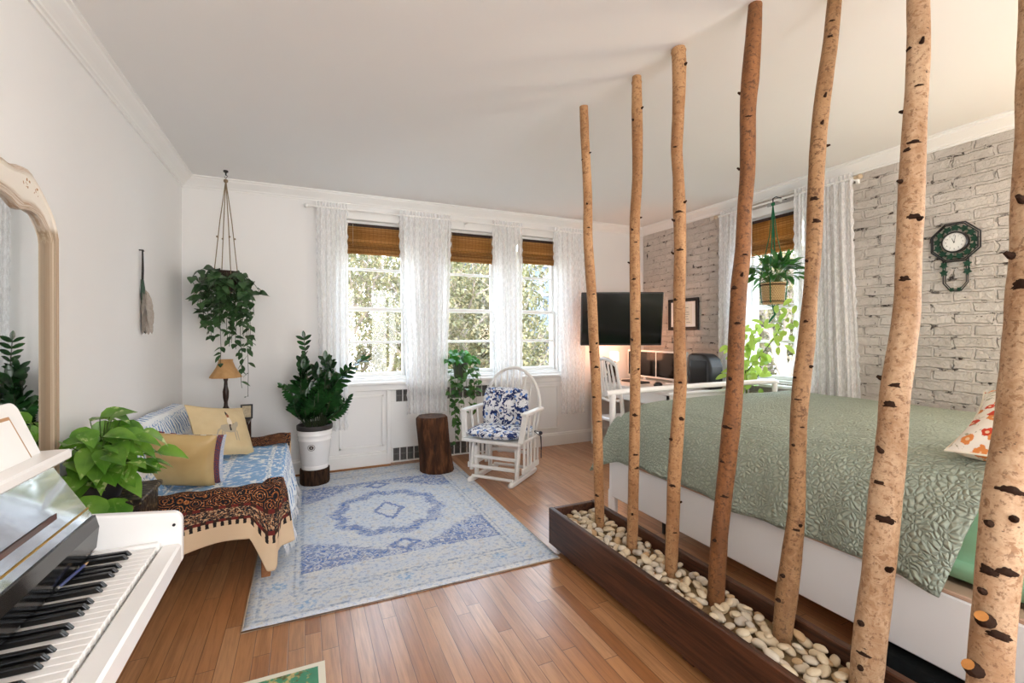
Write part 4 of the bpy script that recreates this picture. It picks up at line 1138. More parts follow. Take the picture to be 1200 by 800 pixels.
bc_ = thing('back_cushion', 'tufted blue floral back cushion against the spindles of the rocking chair', 'cushion', tuple(Vector((1.635, 3.82, 0)) + Wg @ Vector((-.02, .10, .455))), math.radians(-50))
kid(tufted(.47, .37, .14, Matrix.Translation((0, 0, .165)) @ bcM @ Matrix.Rotation(PI / 2, 4, 'X'), [(-.08, .06), (.08, .06), (-.08, -.08), (.08, -.08)]), 'cushion_cover', FLOM, bc_, sharp=None)

# ------------------------------------------------------------------ plant on the sill
sp_ = thing('pothos_plant', 'bright green trailing pothos in a dark pot on the window sill', 'plant', (1.50, 4.635, .836))
kid(MB().lathe([(.055, 0), (.06, .02), (.08, .15), (.084, .155), (.08, .165), (.072, .16), (0, .15)], n=24), 'pot', plain('grey_green_pot', '#4a5046', .5), sp_)
rn = random.Random(44); vn = MB(); fo = MB()
for k in range(24):
    a = rn.uniform(0, 2 * PI); vine(vn, fo, (cos(a) * .05, sin(a) * .05, .16), (cos(a) * .8, min(.2, sin(a)) - .15, 1.), rn.uniform(.1, .22), .25, 6, .8, rn, HEART, .055, .085)
kid(fo, 'foliage', MIDLEAF, sp_, sharp=None)
fo = MB()
for (sx, ln) in ((-.10, .9), (-.14, .75), (-.07, .65), (.10, .45), (.16, .35), (.05, .5), (-.02, .55), (.13, .55), (-.16, .55), (.02, .38), (.2, .3)):
    vine(vn, fo, (sx * .5, -.05, .16), (sx * 4, -.9, .35), ln, .75, int(ln * 17), .8, rn, HEART, .055, .085)
kid(vn, 'vines', STEMM, sp_); kid(fo, 'trailing_foliage', leaf_gloss('trailing_leaf', '#2a5228', '#5a8a46', None, .15), sp_, sharp=None)

# ------------------------------------------------------------------ lace curtains and rods
def lace(name):
    t = MT(name, .9, .1); nt = t.nt; u, v, _ = t.sep(t.coord('UV')); o = t.coord()
    ox_, oy_, oz_ = t.sep(o)
    flo = t.noise(t.comb(u * 7., oz_ * 1.6, 0.), 13., 4., .65); fine = t.noise(t.comb(u * 30., oz_ * 7., 0.), 14., 3., .6)
    dots = t.ss(flo, .46, .56)
    al = (dots * .16 + t.ss(fine, .4, .6) * .10 + .62)
    df = nt.nodes.new('ShaderNodeBsdfDiffuse'); df.inputs[0].default_value = (.97, .97, .97, 1)
    tl = nt.nodes.new('ShaderNodeBsdfTranslucent'); tl.inputs[0].default_value = (.95, .95, .96, 1)
    tr = nt.nodes.new('ShaderNodeBsdfTransparent')
    m1 = nt.nodes.new('ShaderNodeMixShader'); m1.inputs[0].default_value = .4
    m2 = nt.nodes.new('ShaderNodeMixShader'); setin(nt, m2.inputs[0], al)
    nt.links.new(df.outputs[0], m1.inputs[1]); nt.links.new(tl.outputs[0], m1.inputs[2])
    nt.links.new(tr.outputs[0], m2.inputs[1]); nt.links.new(m1.outputs[0], m2.inputs[2]); nt.links.new(m2.outputs[0], t.out.inputs[0])
    return t.m
LACE = lace('white_lace')
def curtain(label, a0, a1, ztop, zbot, at, b0=None, b1=None, folds=6, amp=.022, seed=0, group=None):
    """a: along the wall at the top, b: along the wall at the hem; at(a, out, z)"""
    b0 = a0 if b0 is None else b0; b1 = a1 if b1 is None else b1
    def fn(u, v):
        s = v * v * (3 - 2 * v)
        a = (a0 + (a1 - a0) * u) * (1 - s) + (b0 + (b1 - b0) * u) * s
        ph = u * folds * 2 * PI + seed
        am = amp * (.55 + .45 * v) * (1 + .3 * sin(ph * .37 + 1))
        out = am * sin(ph + .6 * sin(v * 3 + seed)) + amp * .4 * sin(ph * 2.3 + v * 2)
        z = ztop + (zbot - ztop) * v + (.012 * abs(sin(u * PI * 9)) if v > .98 else 0)
        edge = .008 * sin(z * 60) if u in (0, 1) else 0
        return at(a + edge, out, z)
    q = MB().sheet(folds * 14, 50, fn)
    hd = MB().sheet(folds * 14, 4, lambda u, v: at(a0 + (a1 - a0) * u, amp * .5 * sin(u * folds * 4 * PI), ztop + .055 - .055 * v))
    c = thing('lace_curtain', label, 'curtain', at((a0 + a1) / 2, 0, zbot), 0, group)
    L0 = Vector(c.location)
    for Q in (q, hd): Q.v = [tuple(Vector(p) - L0) for p in Q.v]
    kid(q, 'curtain_panel', LACE, c, sharp=None); kid(hd, 'rod_pocket', LACE, c, sharp=None)
    return c
yc_ = 4.555
bk_at = lambda a, o, z: (a, yc_ + o, z)
curtain('white lace curtain behind the tall plant, left of the left window', .105, .375, 2.468, .40, bk_at, .13, .37, 5, .02, .3)
curtain('wide white lace curtain hanging above the tree stump between two windows', .855, 1.385, 2.468, .50, bk_at, .93, 1.34, 8, .022, 1.1)
curtain('white lace curtain behind the rocking chair back', 1.84, 2.20, 2.468, .42, bk_at, 1.86, 2.20, 6, .02, 2.)
curtain('white lace curtain at the right end of the rod, beside the television', 2.60, 3.06, 2.468, .37, bk_at, 2.70, 3.0, 6, .022, .7)
def rod(name, p, q, label, ax):
    r = thing('curtain_rod', label, 'curtain rod', ((p[0] + q[0]) / 2, (p[1] + q[1]) / 2, p[2]))
    o = Vector(r.location); P, Q = Vector(p) - o, Vector(q) - o; d = (Q - P).normalized()
    kid(MB().tube([P, Q], .009, 10), 'pole', WHITE, r)
    for e, sg in ((P, -1), (Q, 1)):
        kid(MB().ball(e + d * sg * .018, .02).tube([e - d * sg * .02, e + d * sg * .008], .013, 10), 'finial', name, r)
    for t in (.03, .5, .97):
        b = P.lerp(Q, t)
        kid(MB().beam(b, b + Vector(ax), .012, .02).box(tuple(b + Vector(ax) * .9 - Vector((.012, .012, .03))), tuple(b + Vector(ax) * .98 + Vector((.012, .012, .03)))), 'bracket', WHITE, r)
rod(WHITE, (.035, yc_, 2.475), (3.10, yc_, 2.475), 'long white curtain rod above the three back windows', (0, .125, 0))
rod(plain('carved_finial', '#cdb79a', .6), (3.90, 3.44, 2.505), (3.90, 2.12, 2.505), 'short curtain rod over the window in the brick wall', (.09, 0, 0))
rt_at = lambda a, o, z: (3.90 - o, a, z)
curtain('white lace curtain on the desk side of the brick wall window', 3.40, 3.03, 2.498, .12, rt_at, 3.41, 3.08, 6, .02, .4)
curtain('white lace curtain on the bed side of the brick wall window', 2.62, 2.15, 2.498, .12, rt_at, 2.63, 2.08, 7, .022, 1.7)

# ------------------------------------------------------------------ bamboo blinds
bb = MT('bamboo_weave', .6, .3); u, v, _ = bb.sep(bb.coord('UV')); ox_, oy_, oz_ = bb.sep(bb.coord())
hs = oz_ * 190.; fr_ = hs.f('FRACT'); rid = hs.f('FLOOR'); rw = bb.white(bb.comb(rid, 2.2))
al_ = ox_ + oy_
segn = bb.noise(bb.comb(al_ * 5., rid * 3.7, 0.), 4., 3., .7)
bc0 = bb.ramp(rw * .6 + segn * .55, [(.1, C('#3f2612')), (.4, C('#7d5326')), (.65, C('#b3854a')), (.95, C('#d0aa72'))])
thr = bb.ss(abs((al_ * 26.).f('FRACT') - .5), .455, .475)
bb.col(bb.mix(thr, bb.mix(bb.ss(abs(fr_ - .5), .38, .5) * .7, bc0, C('#2e1a0c')), C('#2a190d'))); bb.bump(abs(fr_ - .5), .3, .003)
nt = bb.nt; tl = nt.nodes.new('ShaderNodeBsdfTranslucent'); tl.inputs[0].default_value = C('#c99a58')
mx = nt.nodes.new('ShaderNodeMixShader'); mx.inputs[0].default_value = .35
nt.links.new(bb.b.outputs[0], mx.inputs[1]); nt.links.new(tl.outputs[0], mx.inputs[2]); nt.links.new(mx.outputs[0], bb.out.inputs[0])
BAM = bb.m
def blind(label, a0, a1, z1, z0, at, step=(1, 0, 0)):
    b = thing('bamboo_blind', label, 'blind', at((a0 + a1) / 2, 0, z0)); o = Vector(b.location)
    def sub(q): q.v = [tuple(Vector(p) - o) for p in q.v]; return q
    def box(u0, u1, d0, d1, za, zb):
        A, B = at(u0, d0, za), at(u1, d1, zb)
        return [min(i, j) for i, j in zip(A, B)], [max(i, j) for i, j in zip(A, B)]
    kid(sub(MB().box(*box(a0, a1, -.005, .025, z1 - .02, z1 + .012))), 'head_rail', DARKW, b)
    zf = z0 + (z1 - z0) * .42
    kid(sub(MB().sheet(2, 14, lambda u, v: at(a0 + (a1 - a0) * u, .0 - .004 * sin(v * PI), z1 + (zf - z1) * v))), 'valance', BAM, b, mods=[SOL(.004)])
    for k in range(3):
        za = zf - k * (zf - z0) * .27; h = (zf - z0) * .46
        kid(sub(MB().sheet(2, 10, lambda u, v: at(a0 + (a1 - a0) * u, .004 - .014 * k * .4 - .022 * sin(v * PI * .9), za - h * v))), 'fold', BAM, b, mods=[SOL(.004)])
    kid(sub(MB().tube([at(a0 + .05, -.01, z1), at(a0 + .05, -.02, z0 - .0)], .0015, 5).tube([at(a1 - .05, -.01, z1), at(a1 - .05, -.02, z0)], .0015, 5)), 'cord', plain('blind_cord', '#d8c8a8', .8), b)
bw = lambda a, o, z: (a, YB + .028 + o, z)
blind('woven bamboo blind raised at the top of the left window', WIN[0][0] + .045, WIN[0][1] - .045, 2.375, 2.085, bw)
blind('woven bamboo blind raised at the top of the middle window', WIN[1][0] + .045, WIN[1][1] - .045, 2.375, 2.072, bw)
blind('woven bamboo blind raised at the top of the right window of the three', WIN[2][0] + .045, WIN[2][1] - .045, 2.375, 2.10, bw)
blind('woven bamboo blind in the window of the brick wall', RWIN[0] + .045, RWIN[1] - .045, 2.385, 2.05, lambda a, o, z: (XR + .022 + o, a, z))

# ------------------------------------------------------------------ television on its arm
tv = thing('television', 'black flat television tilted on a wall arm in the far corner', 'television', (3.25, 4.175, 1.465), math.radians(-24.4))
SCR = MT('dark_screen', .12, .5); SCR.col(C('#08080a')); SCR = SCR.m
Mt = Matrix.Rotation(math.radians(9), 4, 'X')
W_, H_ = .457, .30
kid(MB().box((-W_, -.012, -H_), (W_, .03, H_), 0, .006, Mt), 'bezel', BLACKM, tv)
kid(MB().box((-W_ + .014, -.0135, -H_ + .022), (W_ - .014, -.011, H_ - .014), 0, 0, Mt), 'screen', SCR, tv)
kid(MB().box((-.25, .028, -.2), (.25, .06, .2), 0, .02, Mt), 'rear_cover', BLACKM, tv)
wy = .505 / cos(math.radians(24.4))
kid(MB().box((-.06, .05, -.08), (.06, .075, .08)).beam((0, .07, 0), (-.10, .25, 0), .03, .05).beam((-.10, .25, 0), (.06, .46, 0), .03, .05), 'wall_arm', BLACKM, tv)
kid(MB().box((-.05, -.02, -.11), (.05, .02, .11), 0, .003, Matrix.Translation((.06 + .02, .475, 0)) @ Matrix.Rotation(math.radians(24.4), 4, 'Z')), 'wall_plate', BLACKM, tv)

# ------------------------------------------------------------------ framed certificate
cf = thing('framed_certificate', 'certificate in a black frame on the white brick wall', 'picture frame', (XR, 3.985, 1.52))
q = MB()
hw, hh, fwid = .228, .182, .038
for lo, hi in (((-.03, -hw, -hh), (-.002, hw, -hh + fwid)), ((-.03, -hw, hh - fwid), (-.002, hw, hh)), ((-.03, -hw, -hh + fwid), (-.002, -hw + fwid, hh - fwid)), ((-.03, hw - fwid, -hh + fwid), (-.002, hw, hh - fwid))): q.box(lo, hi, 0, .005)
kid(q, 'frame', plain('black_frame', '#211d1c', .35), cf)
kid(MB().box((-.016, -hw + .03, -hh + .03), (-.004, hw - .03, hh - .03), 0, 0), 'mat_board', plain('mat_white', '#f2f1ee', .8), cf)
kid(MB().box((-.0175, -.135, -.115), (-.0155, .135, .115), 0, 0), 'paper', plain('diploma_paper', '#e9e6da', .8), cf)
q = MB()
for z0, w_ in ((.07, .16), (.045, .10), (.02, .18), (-.005, .19), (-.03, .15), (-.06, .17)): q.box((-.0185, -w_ / 2, z0), (-.0174, w_ / 2, z0 + .006), 0, 0)
q.box((-.0185, .05, -.095), (-.0174, .11, -.09), 0, 0).box((-.0185, -.11, -.095), (-.0174, -.05, -.09), 0, 0)
kid(q, 'lettering', plain('grey_ink', '#8f8d86', .8), cf)
kid(MB().lathe([(0, 0), (.02, 0), (.02, .002)], n=18, M=Matrix.Translation((-.0174, 0, .095)) @ Matrix.Rotation(-PI / 2, 4, 'Y')), 'seal', plain('green_seal', '#8aa38c', .6), cf)

# ------------------------------------------------------------------ desk group
dk_ = thing('desk', 'white desk with screens against the brick wall behind the bed', 'desk', (3.50, 3.92, 0))
kid(MB().box((-.42, -.66, .72), (.42, .66, .75), 0, .006), 'desk_top', GLOSSW, dk_)
kid(MB().box((-.40, -.64, .60), (-.38, .64, .72)).box((.38, -.64, .60), (.40, .64, .72)).box((-.38, -.64, .60), (.38, -.62, .72)).box((-.38, .62, .60), (.38, .64, .72)), 'apron', WHITE, dk_)
for sx in (-1, 1):
    for sy in (-1, 1): kid(MB().box((sx * .375 - .025, sy * .62 - .025, 0), (sx * .375 + .025, sy * .62 + .025, .72)), 'leg', WHITE, dk_)
kid(MB().ball((-.40, -.2, .66), .013), 'knob', BRASS, dk_)
def monitor(y, rz, label):
    m = thing('monitor', label, 'monitor', (3.66, y, .75), rz)
    kid(MB().lathe([(0, 0), (.09, 0), (.09, .008), (0, .01)], (.05, 0, 0), n=28), 'stand', GLOSSW, m)
    kid(MB().box((.04, -.02, .005), (.055, .02, .12)), 'neck', GLOSSW, m)
    kid(MB().box((0, -.245, .035), (.03, .245, .355), 0, .006), 'casing', GLOSSW, m)
    kid(MB().box((-.002, -.226, .056), (.001, .226, .335), 0, 0), 'screen', SCR, m)
monitor(4.33, .04, 'dark screen with white casing on the desk, the one under the television')
monitor(3.86, -.04, 'dark screen with white casing on the desk, nearer the lace curtain')
bx_ = thing('black_case', 'black rounded case on the desk beside the nearer screen', 'case', (3.68, 3.40, .75))
kid(MB().prism([(-.15, 0), (.15, 0), (.15, .22), (.12, .30), (.05, .345), (-.10, .35), (-.15, .33)], lambda a, b, d: (d, -a, b), -.09, .09), 'shell', BLACKM, bx_, mods=[('BEVEL', {'width': .025, 'segments': 4, 'limit_method': 'ANGLE'})])
kid(MB().box((-.094, -.10, .06), (-.088, .10, .28), 0, .003), 'front_panel', plain('dark_panel', '#0c0c0d', .2), bx_)
kb = thing('keyboard', 'dark keyboard on the white desk below the farther screen', 'keyboard', (3.42, 4.15, .75))
kid(MB().box((-.065, -.17, 0), (.065, .17, .014), 0, .004), 'body', BLACKM, kb)
q = MB()
for i in range(5):
    for j in range(14): q.box((-.058 + i * .0235, -.162 + j * .0233, .0135), (-.058 + i * .0235 + .02, -.162 + j * .0233 + .02, .019), 0, .002)
kk = kid(q, 'keys', plain('dark_keys', '#26262a', .5), kb); kk['kind'] = 'stuff'
ms = thing('computer_mouse', 'small black mouse on the white desk', 'mouse', (3.36, 3.72, .75))
kid(MB().ball((0, 0, .0), (.055, .032, .03), 0, 16, 10), 'body', BLACKM, ms); kid(MB().ball((-.03, 0, .026), (.008, .003, .005)), 'wheel', STEEL, ms)
ms.location.z = .766
# driftwood ornament + little glowing lamp under the TV
dw = thing('driftwood_ornament', 'dark driftwood ornament on a stone base at the far end of the desk', 'ornament', (3.20, 4.30, .75))
kid(MB().ball((0, 0, .03), (.11, .09, .034), 0, 18, 8), 'stone_base', plain('grey_stone', '#6f6a66', .8, .2, .3, 20, .6), dw)
rn = random.Random(6); q = MB()
for k in range(5):
    p = Vector((rn.uniform(-.05, .05), rn.uniform(-.05, .05), .05)); pts = [p]
    for i in range(6):
        p = p + Vector((rn.uniform(-.035, .035), rn.uniform(-.03, .03), .032)); pts.append(p)
    q.tube(pts, [.026, .03, .024, .026, .018, .014, .006], 8)
kid(q, 'driftwood', BARKD, dw)
sl = thing('glow_lamp', 'small glowing block lamp on the desk below the television', 'lamp', (3.36, 4.46, .75))
kid(MB().lathe([(0, 0), (.055, 0), (.055, .02), (.045, .03), (.02, .035), (.015, .22), (0, .22)], n=18), 'base', DARKW, sl)
gm = MT('glowing_shade', .6); gm.col(C('#ffb890')).set(Emission_Color=C('#ffc09a'), Emission_Strength=1.1)
kid(MB().box((-.045, -.045, .22), (.045, .045, .34), 0, .015), 'lamp_shade', gm.m, sl)
light('POINT', 'glow_lamp_bulb', (3.36, 4.40, 1.16), 2.5, (1, .48, .28), shadow_soft_size=.05)

# white chair at the desk
ch = thing('desk_chair', 'white painted wooden chair pulled up to the desk', 'chair', (2.93, 3.72, 0), math.radians(90))
# local: +Y = towards the chair back side after rotation (-x world)
for sx in (-1, 1):
    kid(MB().tube([(sx * .17, -.17, 0), (sx * .18, -.18, .44)], [.014, .02], 10), 'leg', GLOSSW, ch)
    kid(MB().tube([(sx * .18, .22, 0), (sx * .19, .17, .25), (sx * .19, .165, .46), (sx * .185, .19, .72), (sx * .17, .235, 1.0)], [.016, .02, .02, .018, .014], 10), 'back_post', GLOSSW, ch)
kid(MB().box((-.20, -.20, .43), (.20, .19, .465), 0, .014), 'seat', GLOSSW, ch)
kid(MB().tube([(-.17, .235, 1.0), (-.09, .25, 1.045), (0, .254, 1.06), (.09, .25, 1.045), (.17, .235, 1.0)], .02, 10), 'crest_rail', GLOSSW, ch)
kid(MB().tube([(-.185, .185, .66), (0, .195, .64), (.185, .185, .66)], .014, 8), 'back_rail', GLOSSW, ch)
for k in range(5):
    xx = -.10 + k * .05
    kid(MB().tube([(xx, .19, .65), (xx * 1.2 + .01 * sin(k), .215, .82), (xx, .25, 1.045)], [.008, .014, .008], 8), 'back_spindle', GLOSSW, ch)
for sx in (-1, 1): kid(MB().tube([(sx * .175, -.175, .2), (sx * .185, .18, .2)], .011, 8), 'stretcher', GLOSSW, ch)

# ------------------------------------------------------------------ right window plants
CORDG = plain('green_cord', '#2f6a4c', .8, .1, .15, 80)
rh = thing('hanging_plant', 'leafy plant in a wicker pot hanging by green cord before the brick wall window', 'hanging plant', (3.785, 2.735, 1.555))
hz = 2.462 - 1.555
bd = kid(MB().box((3.962 - 3.785, -.19, hz + .02), (3.995 - 3.785, .19, hz + .055)), 'hanger_board', plain('grey_board', '#a5a29f', .6), rh)
kid(MB().tube([(.18, 0, hz + .045), (.04, 0, hz + .05), (0, 0, hz + .03), (0, 0, hz), (.012, 0, hz - .012), (.02, 0, hz)], .005, 8), 'hook', BLACKM, rh)
q = MB(); q.ball((0, 0, hz - .02), .016)
for k in range(4):
    a = k * PI / 2 + .4; x, y = cos(a), sin(a)
    for s in (-.12, .12):
        q.tube([(0, 0, hz - .02), (cos(a + s) * .03, sin(a + s) * .03, hz - .3), (x * .075, y * .075, hz - .52)], .0035, 5)
    q.tube([(x * .075, y * .075, hz - .52), (x * .108, y * .108, .19), (x * .095, y * .095, .02), (0, 0, -.02)], .0045, 6); q.ball((x * .075, y * .075, hz - .52), .010)
q.tube([(0, 0, -.015), (.0, -.01, -.06), (.02, 0, -.09), (.0, .03, -.14), (-.01, .035, -.16)], [.012, .010, .009, .010, .005], 8)
kid(q, 'cord', CORDG, rh)
wk_ = MT('wicker', .7); wx, wy_, wz = wk_.sep(wk_.coord()); ring_ = (wz * 420.).f('SINE'); ang = wy_.f('ARCTAN2', wx)
wv = (ang * 30. + (wz * 67.).f('FLOOR') * PI).f('SINE'); wk_.col(wk_.mix(wk_.ss(wv + ring_, -.6, .8), C('#b08a5a'), C('#dcbd8c'))).bump(wv * .6 + ring_ * .5, .7, .006)
WP = kid(MB().lathe([(0, 0), (.078, 0), (.083, .02), (.097, .18), (.1, .19), (.092, .19), (.085, .17), (0, .165)], n=36), 'pot', wk_.m, rh)
for zz, r in ((.025, .086), (.17, .099)): kid(MB().tube([(r * cos(t * PI / 14), r * sin(t * PI / 14), zz) for t in range(28)], .005, 6, closed=True), 'band', BARKD, WP)
rn = random.Random(77); fo = MB(); sm = MB()
for k in range(78):
    a = rn.uniform(0, 2 * PI); e = rn.uniform(.1, 1.35); ln = rn.uniform(.10, .17)
    d = Vector((cos(a) * sin(e), sin(a) * sin(e), cos(e))); b = Vector((cos(a) * .03, sin(a) * .03, .17)); t_ = b + d * ln + Vector((0, 0, .02))
    if t_.x > .13: t_.x = .13
    sm.tube([b, b.lerp(t_, .5) + Vector((0, 0, .02)), t_], .0022, 4, caps=False)
    dd = d + Vector((rn.uniform(-.3, .3), rn.uniform(-.3, .3), -.1))
    if t_.x > .05: dd.x *= -.2
    fo.leaf(t_, dd, (rn.uniform(-.6, .1), rn.uniform(-.5, .2), 1), rn.uniform(.13, .19), rn.uniform(.045, .065), LANCE, .25, 1.3)
kid(sm, 'stems', STEMM, rh); kid(fo, 'foliage', leaf_gloss('lily_leaf', '#1f4a22', '#4d8a3e', None, .2), rh, sharp=None)
kid(MB().leaf((-.07, -.04, .24), (-.5, -.2, .6), (-.6, -.3, .3), .07, .05, OVAL, .35, .1).tube([(0, 0, .17), (-.05, -.03, .22), (-.07, -.04, .25)], .002, 5), 'flower', plain('white_petal', '#f0f0e6', .6), rh, sharp=None)

lt = thing('lemon_tree', 'young tree with lime green leaves in a pot before the brick wall window', 'plant', (3.70, 2.95, 0))
kid(MB().lathe([(.10, 0), (.12, .25), (.13, .27), (.115, .27), (.11, .25), (0, .24)], n=28), 'pot', plain('terracotta', '#9a5a3c', .8), lt)
rn = random.Random(5); sm = MB(); fo = MB()
tr0 = [(0, 0, .24), (.01, -.01, .6), (0, .0, .95), (.01, -.05, 1.15), (.0, -.12, 1.35)]
sm.tube(tr0, [.012, .010, .008, .006, .003], 8)
sm.tube([(.005, -.01, .95), (.02, -.14, 1.1), (.03, -.28, 1.28), (.02, -.36, 1.42)], [.006, .005, .004, .002], 7)
sm.tube([(.0, 0, .9), (-.02, .08, 1.02), (-.01, .12, 1.15)], [.005, .004, .002], 6)
cl = [((.0, -.01, 1.0), .10, 26), ((-.01, .06, 1.12), .09, 14), ((.02, -.16, 1.1), .10, 14), ((.02, -.30, 1.28), .10, 16), ((.02, -.36, 1.42), .09, 12), ((0, -.10, 1.32), .10, 12), ((0, -.02, .90), .08, 14)]
for c_, s_, n_ in cl:
    for k in range(n_):
        p = Vector(c_) + Vector((rn.gauss(0, s_ * .5), rn.gauss(0, s_ * .7), rn.gauss(0, s_ * .7))); p.x = min(p.x, .12)
        d = Vector((rn.uniform(-1, .3), rn.uniform(-1, 1), rn.uniform(-.8, .5)))
        fo.leaf(p, d, (-.7, -.5, .5), rn.uniform(.07, .12), rn.uniform(.035, .058), OVAL, .3, .7)
kid(sm, 'trunk', plain('young_bark', '#5c6b3a', .7), lt); kid(fo, 'foliage', LEMLEAF, lt, sharp=None)
sp2 = thing('potted_plant', 'small dark pot of fine leaves on the sill of the brick wall window', 'plant', (3.935, 3.07, .826))
kid(MB().lathe([(.035, 0), (.045, .06), (.047, .065), (.04, .065), (0, .055)], n=20), 'pot', POTB, sp2)
fo = MB()
for k in range(60):
    a = rn.uniform(0, 2 * PI); fo.leaf((cos(a) * .02, sin(a) * .02, .06), (cos(a) * .8 - .1, sin(a), rn.uniform(.3, 1.3)), (-.5, -.3, .8), rn.uniform(.05, .10), .02, LANCE, .2, .8)
kid(fo, 'foliage', DKLEAF, sp2, sharp=None)

# ------------------------------------------------------------------ clock
ck = thing('wall_clock', 'black and green octagonal clock with leaf fretwork on the brick wall', 'clock', (XR - .002, 1.563, 1.905))
def ck_pt(a, b, d): return (-d, -a, b)          # a to the viewer's right
def octr(R, d, r, q):
    return q.tube([ck_pt(R * cos(PI / 8 + k * PI / 4), R * sin(PI / 8 + k * PI / 4), d) for k in range(8)], r, 8, closed=True)
GRN = plain('dark_green_enamel', '#143f2c', .4, .4, .2, 30)
kid(octr(.137, .02, .005, octr(.126, .024, .004, MB())), 'octagon_frame', BLACKM, ck)
q = MB(); rn = random.Random(9)
def ivy(q, a, b, s, rot, d):
    P = []
    for k in range(10):
        t = rot + k * PI / 5; r = s * (1 if k % 2 == 0 else .55); P.append((a + r * cos(t), b + r * sin(t)))
    q.prism(P, ck_pt, d, d + .005)
for k in range(13):
    t = k * 2 * PI / 13 + .1
    ivy(q, .097 * cos(t), .097 * sin(t), .026, t * 1.7, .014 + .004 * (k % 2))
q.tube([ck_pt(.096 * cos(k * PI / 16), .096 * sin(k * PI / 16), .014) for k in range(32)], .004, 6, closed=True)
kid(q, 'ivy_fretwork', GRN, ck)
q = MB().lathe([(0, 0), (.070, 0), (.070, .03), (.062, .036), (.060, .030), (0, .030)], n=40, M=Matrix.Rotation(-PI / 2, 4, 'Y'))
kid(q, 'clock_case', BLACKM, ck)
DF = kid(MB().lathe([(0, .0305), (.061, .0305), (.061, .031)], n=40, M=Matrix.Rotation(-PI / 2, 4, 'Y')).lathe([(0, .0312), (.0609, .031)], n=40, M=Matrix.Rotation(-PI / 2, 4, 'Y')), 'dial', plain('white_dial', '#f0efea', .4), ck)
q = MB()
for k in range(60):
    t = k * PI / 30; r0_, r1_ = (.054, .058) if k % 5 else (.051, .058)
    p, q_ = ck_pt(r0_ * cos(t), r0_ * sin(t), .0316), ck_pt(r1_ * cos(t), r1_ * sin(t), .0316)
    q.beam(p, q_, .0012, .0006, 0, 0, (1, 0, 0))
mk = kid(q, 'minute_marks', plain('dial_ink', '#55534f', .6), DF); mk['kind'] = 'stuff'
INK = plain('numeral_ink', '#3b3936', .6)
for h in range(1, 13):
    cu = bpy.data.curves.new('numeral', 'FONT'); cu.body = str(h); cu.size = .0125; cu.align_x = 'CENTER'; cu.align_y = 'CENTER'; cu.extrude = .0002
    tmp = bpy.data.objects.new('numeral', cu); me = bpy.data.meshes.new_from_object(tmp); bpy.data.objects.remove(tmp)
    me.materials.clear(); me.materials.append(INK)
    o = bpy.data.objects.new('numeral', me); COL.objects.link(o); o.parent = ck
    t = PI / 2 - h * PI / 6; o.location = ck_pt(.044 * cos(t), .044 * sin(t), .0318); o.rotation_euler = (PI / 2, 0, -PI / 2)
kid(MB().beam(ck_pt(-.0, -.006, .033), ck_pt(-.012, .026, .033), .0025, .0008, 0, 0, (1, 0, 0)), 'hour_hand', BLACKM, ck)
kid(MB().beam(ck_pt(0, -.008, .034), ck_pt(.008, .042, .034), .0018, .0008, 0, 0, (1, 0, 0)), 'minute_hand', BLACKM, ck)
kid(MB().ball(ck_pt(0, 0, .034), .004), 'hub', BLACKM, ck)
q = MB()
for off, r in ((.066, .0042), (.054, .003)):
    k = off / .066
    q.tube([ck_pt(-off, -.115, .012), ck_pt(-off, -.27, .012), ck_pt(-.028 * k, -.325 + (.012 if off < .06 else 0), .012), ck_pt(.028 * k, -.325 + (.012 if off < .06 else 0), .012), ck_pt(off, -.27, .012), ck_pt(off, -.115, .012)], r, 7)
kid(q, 'pendulum_frame', BLACKM, ck)
for a_, b_, s_ in ((-.061, -.15, .026), (.061, -.15, .026), (-.061, -.20, .026), (.061, -.20, .026), (-.02, -.315, .016), (.02, -.315, .016)):
    q = MB(); ivy(q, a_, b_, s_, a_ * 5 + b_ * 9, .014); kid(q, 'ivy_leaf', GRN, ck)

# ------------------------------------------------------------------ bed
bd = thing('bed', 'white bed frame with low curved footboard along the brick wall', 'bed', (2.95, 1.5, 0))
bX, bY = 2.95, 1.5
def Bp(x, y, z): return (x - bX, y - bY, z)
kid(MB().box(Bp(2.02, .20, .125), Bp(2.05, 2.72, .395), 0, .006), 'side_rail', GLOSSW, bd)
kid(MB().box(Bp(3.83, .20, .125), Bp(3.86, 2.72, .395), 0, .006), 'side_rail', GLOSSW, bd)
kid(MB().box(Bp(2.022, .22, .395), Bp(2.10, 2.70, .412), 0, .004), 'rail_ledge', plain('pale_wood', '#c7a48c', .5, .3, .1, 12), bd)
kid(MB().box(Bp(2.05, .25, .36), Bp(3.83, 2.69, .39), 0, .004), 'slat_base', plain('slat_wood', '#b89878', .6), bd)
for x in (2.045, 3.80):
    kid(MB().lathe([(.034, 0), (.034, .16), (.026, .175), (.022, .40), (.022, .86)], Bp(x, 2.735, 0), 18), 'foot_post', GLOSSW, bd)
    kid(MB().box(Bp(x - .03, .17, 0), Bp(x + .03, .23, 1.05)), 'head_post', GLOSSW, bd)
kid(MB().tube([Bp(1.99, 2.735, .868), Bp(2.2, 2.737, .874), Bp(2.9, 2.745, .878), Bp(3.5, 2.742, .878), Bp(3.78, 2.735, .876), Bp(3.83, 2.73, .86)], [.02, .022, .022, .022, .024, .018], 12), 'foot_rail', GLOSSW, bd)
kid(MB().tube([Bp(2.045, 2.735, .45), Bp(3.80, 2.735, .45)], .016, 10), 'foot_rail', GLOSSW, bd)
kid(MB().box(Bp(2.02, .19, .80), Bp(3.83, .21, 1.05), 0, .01), 'headboard', GLOSSW, bd)
for y in (2.30, .9): kid(MB().box(Bp(2.115, y - .012, 0), Bp(2.14, y + .012, .365)), 'support_leg', BLACKM, bd)
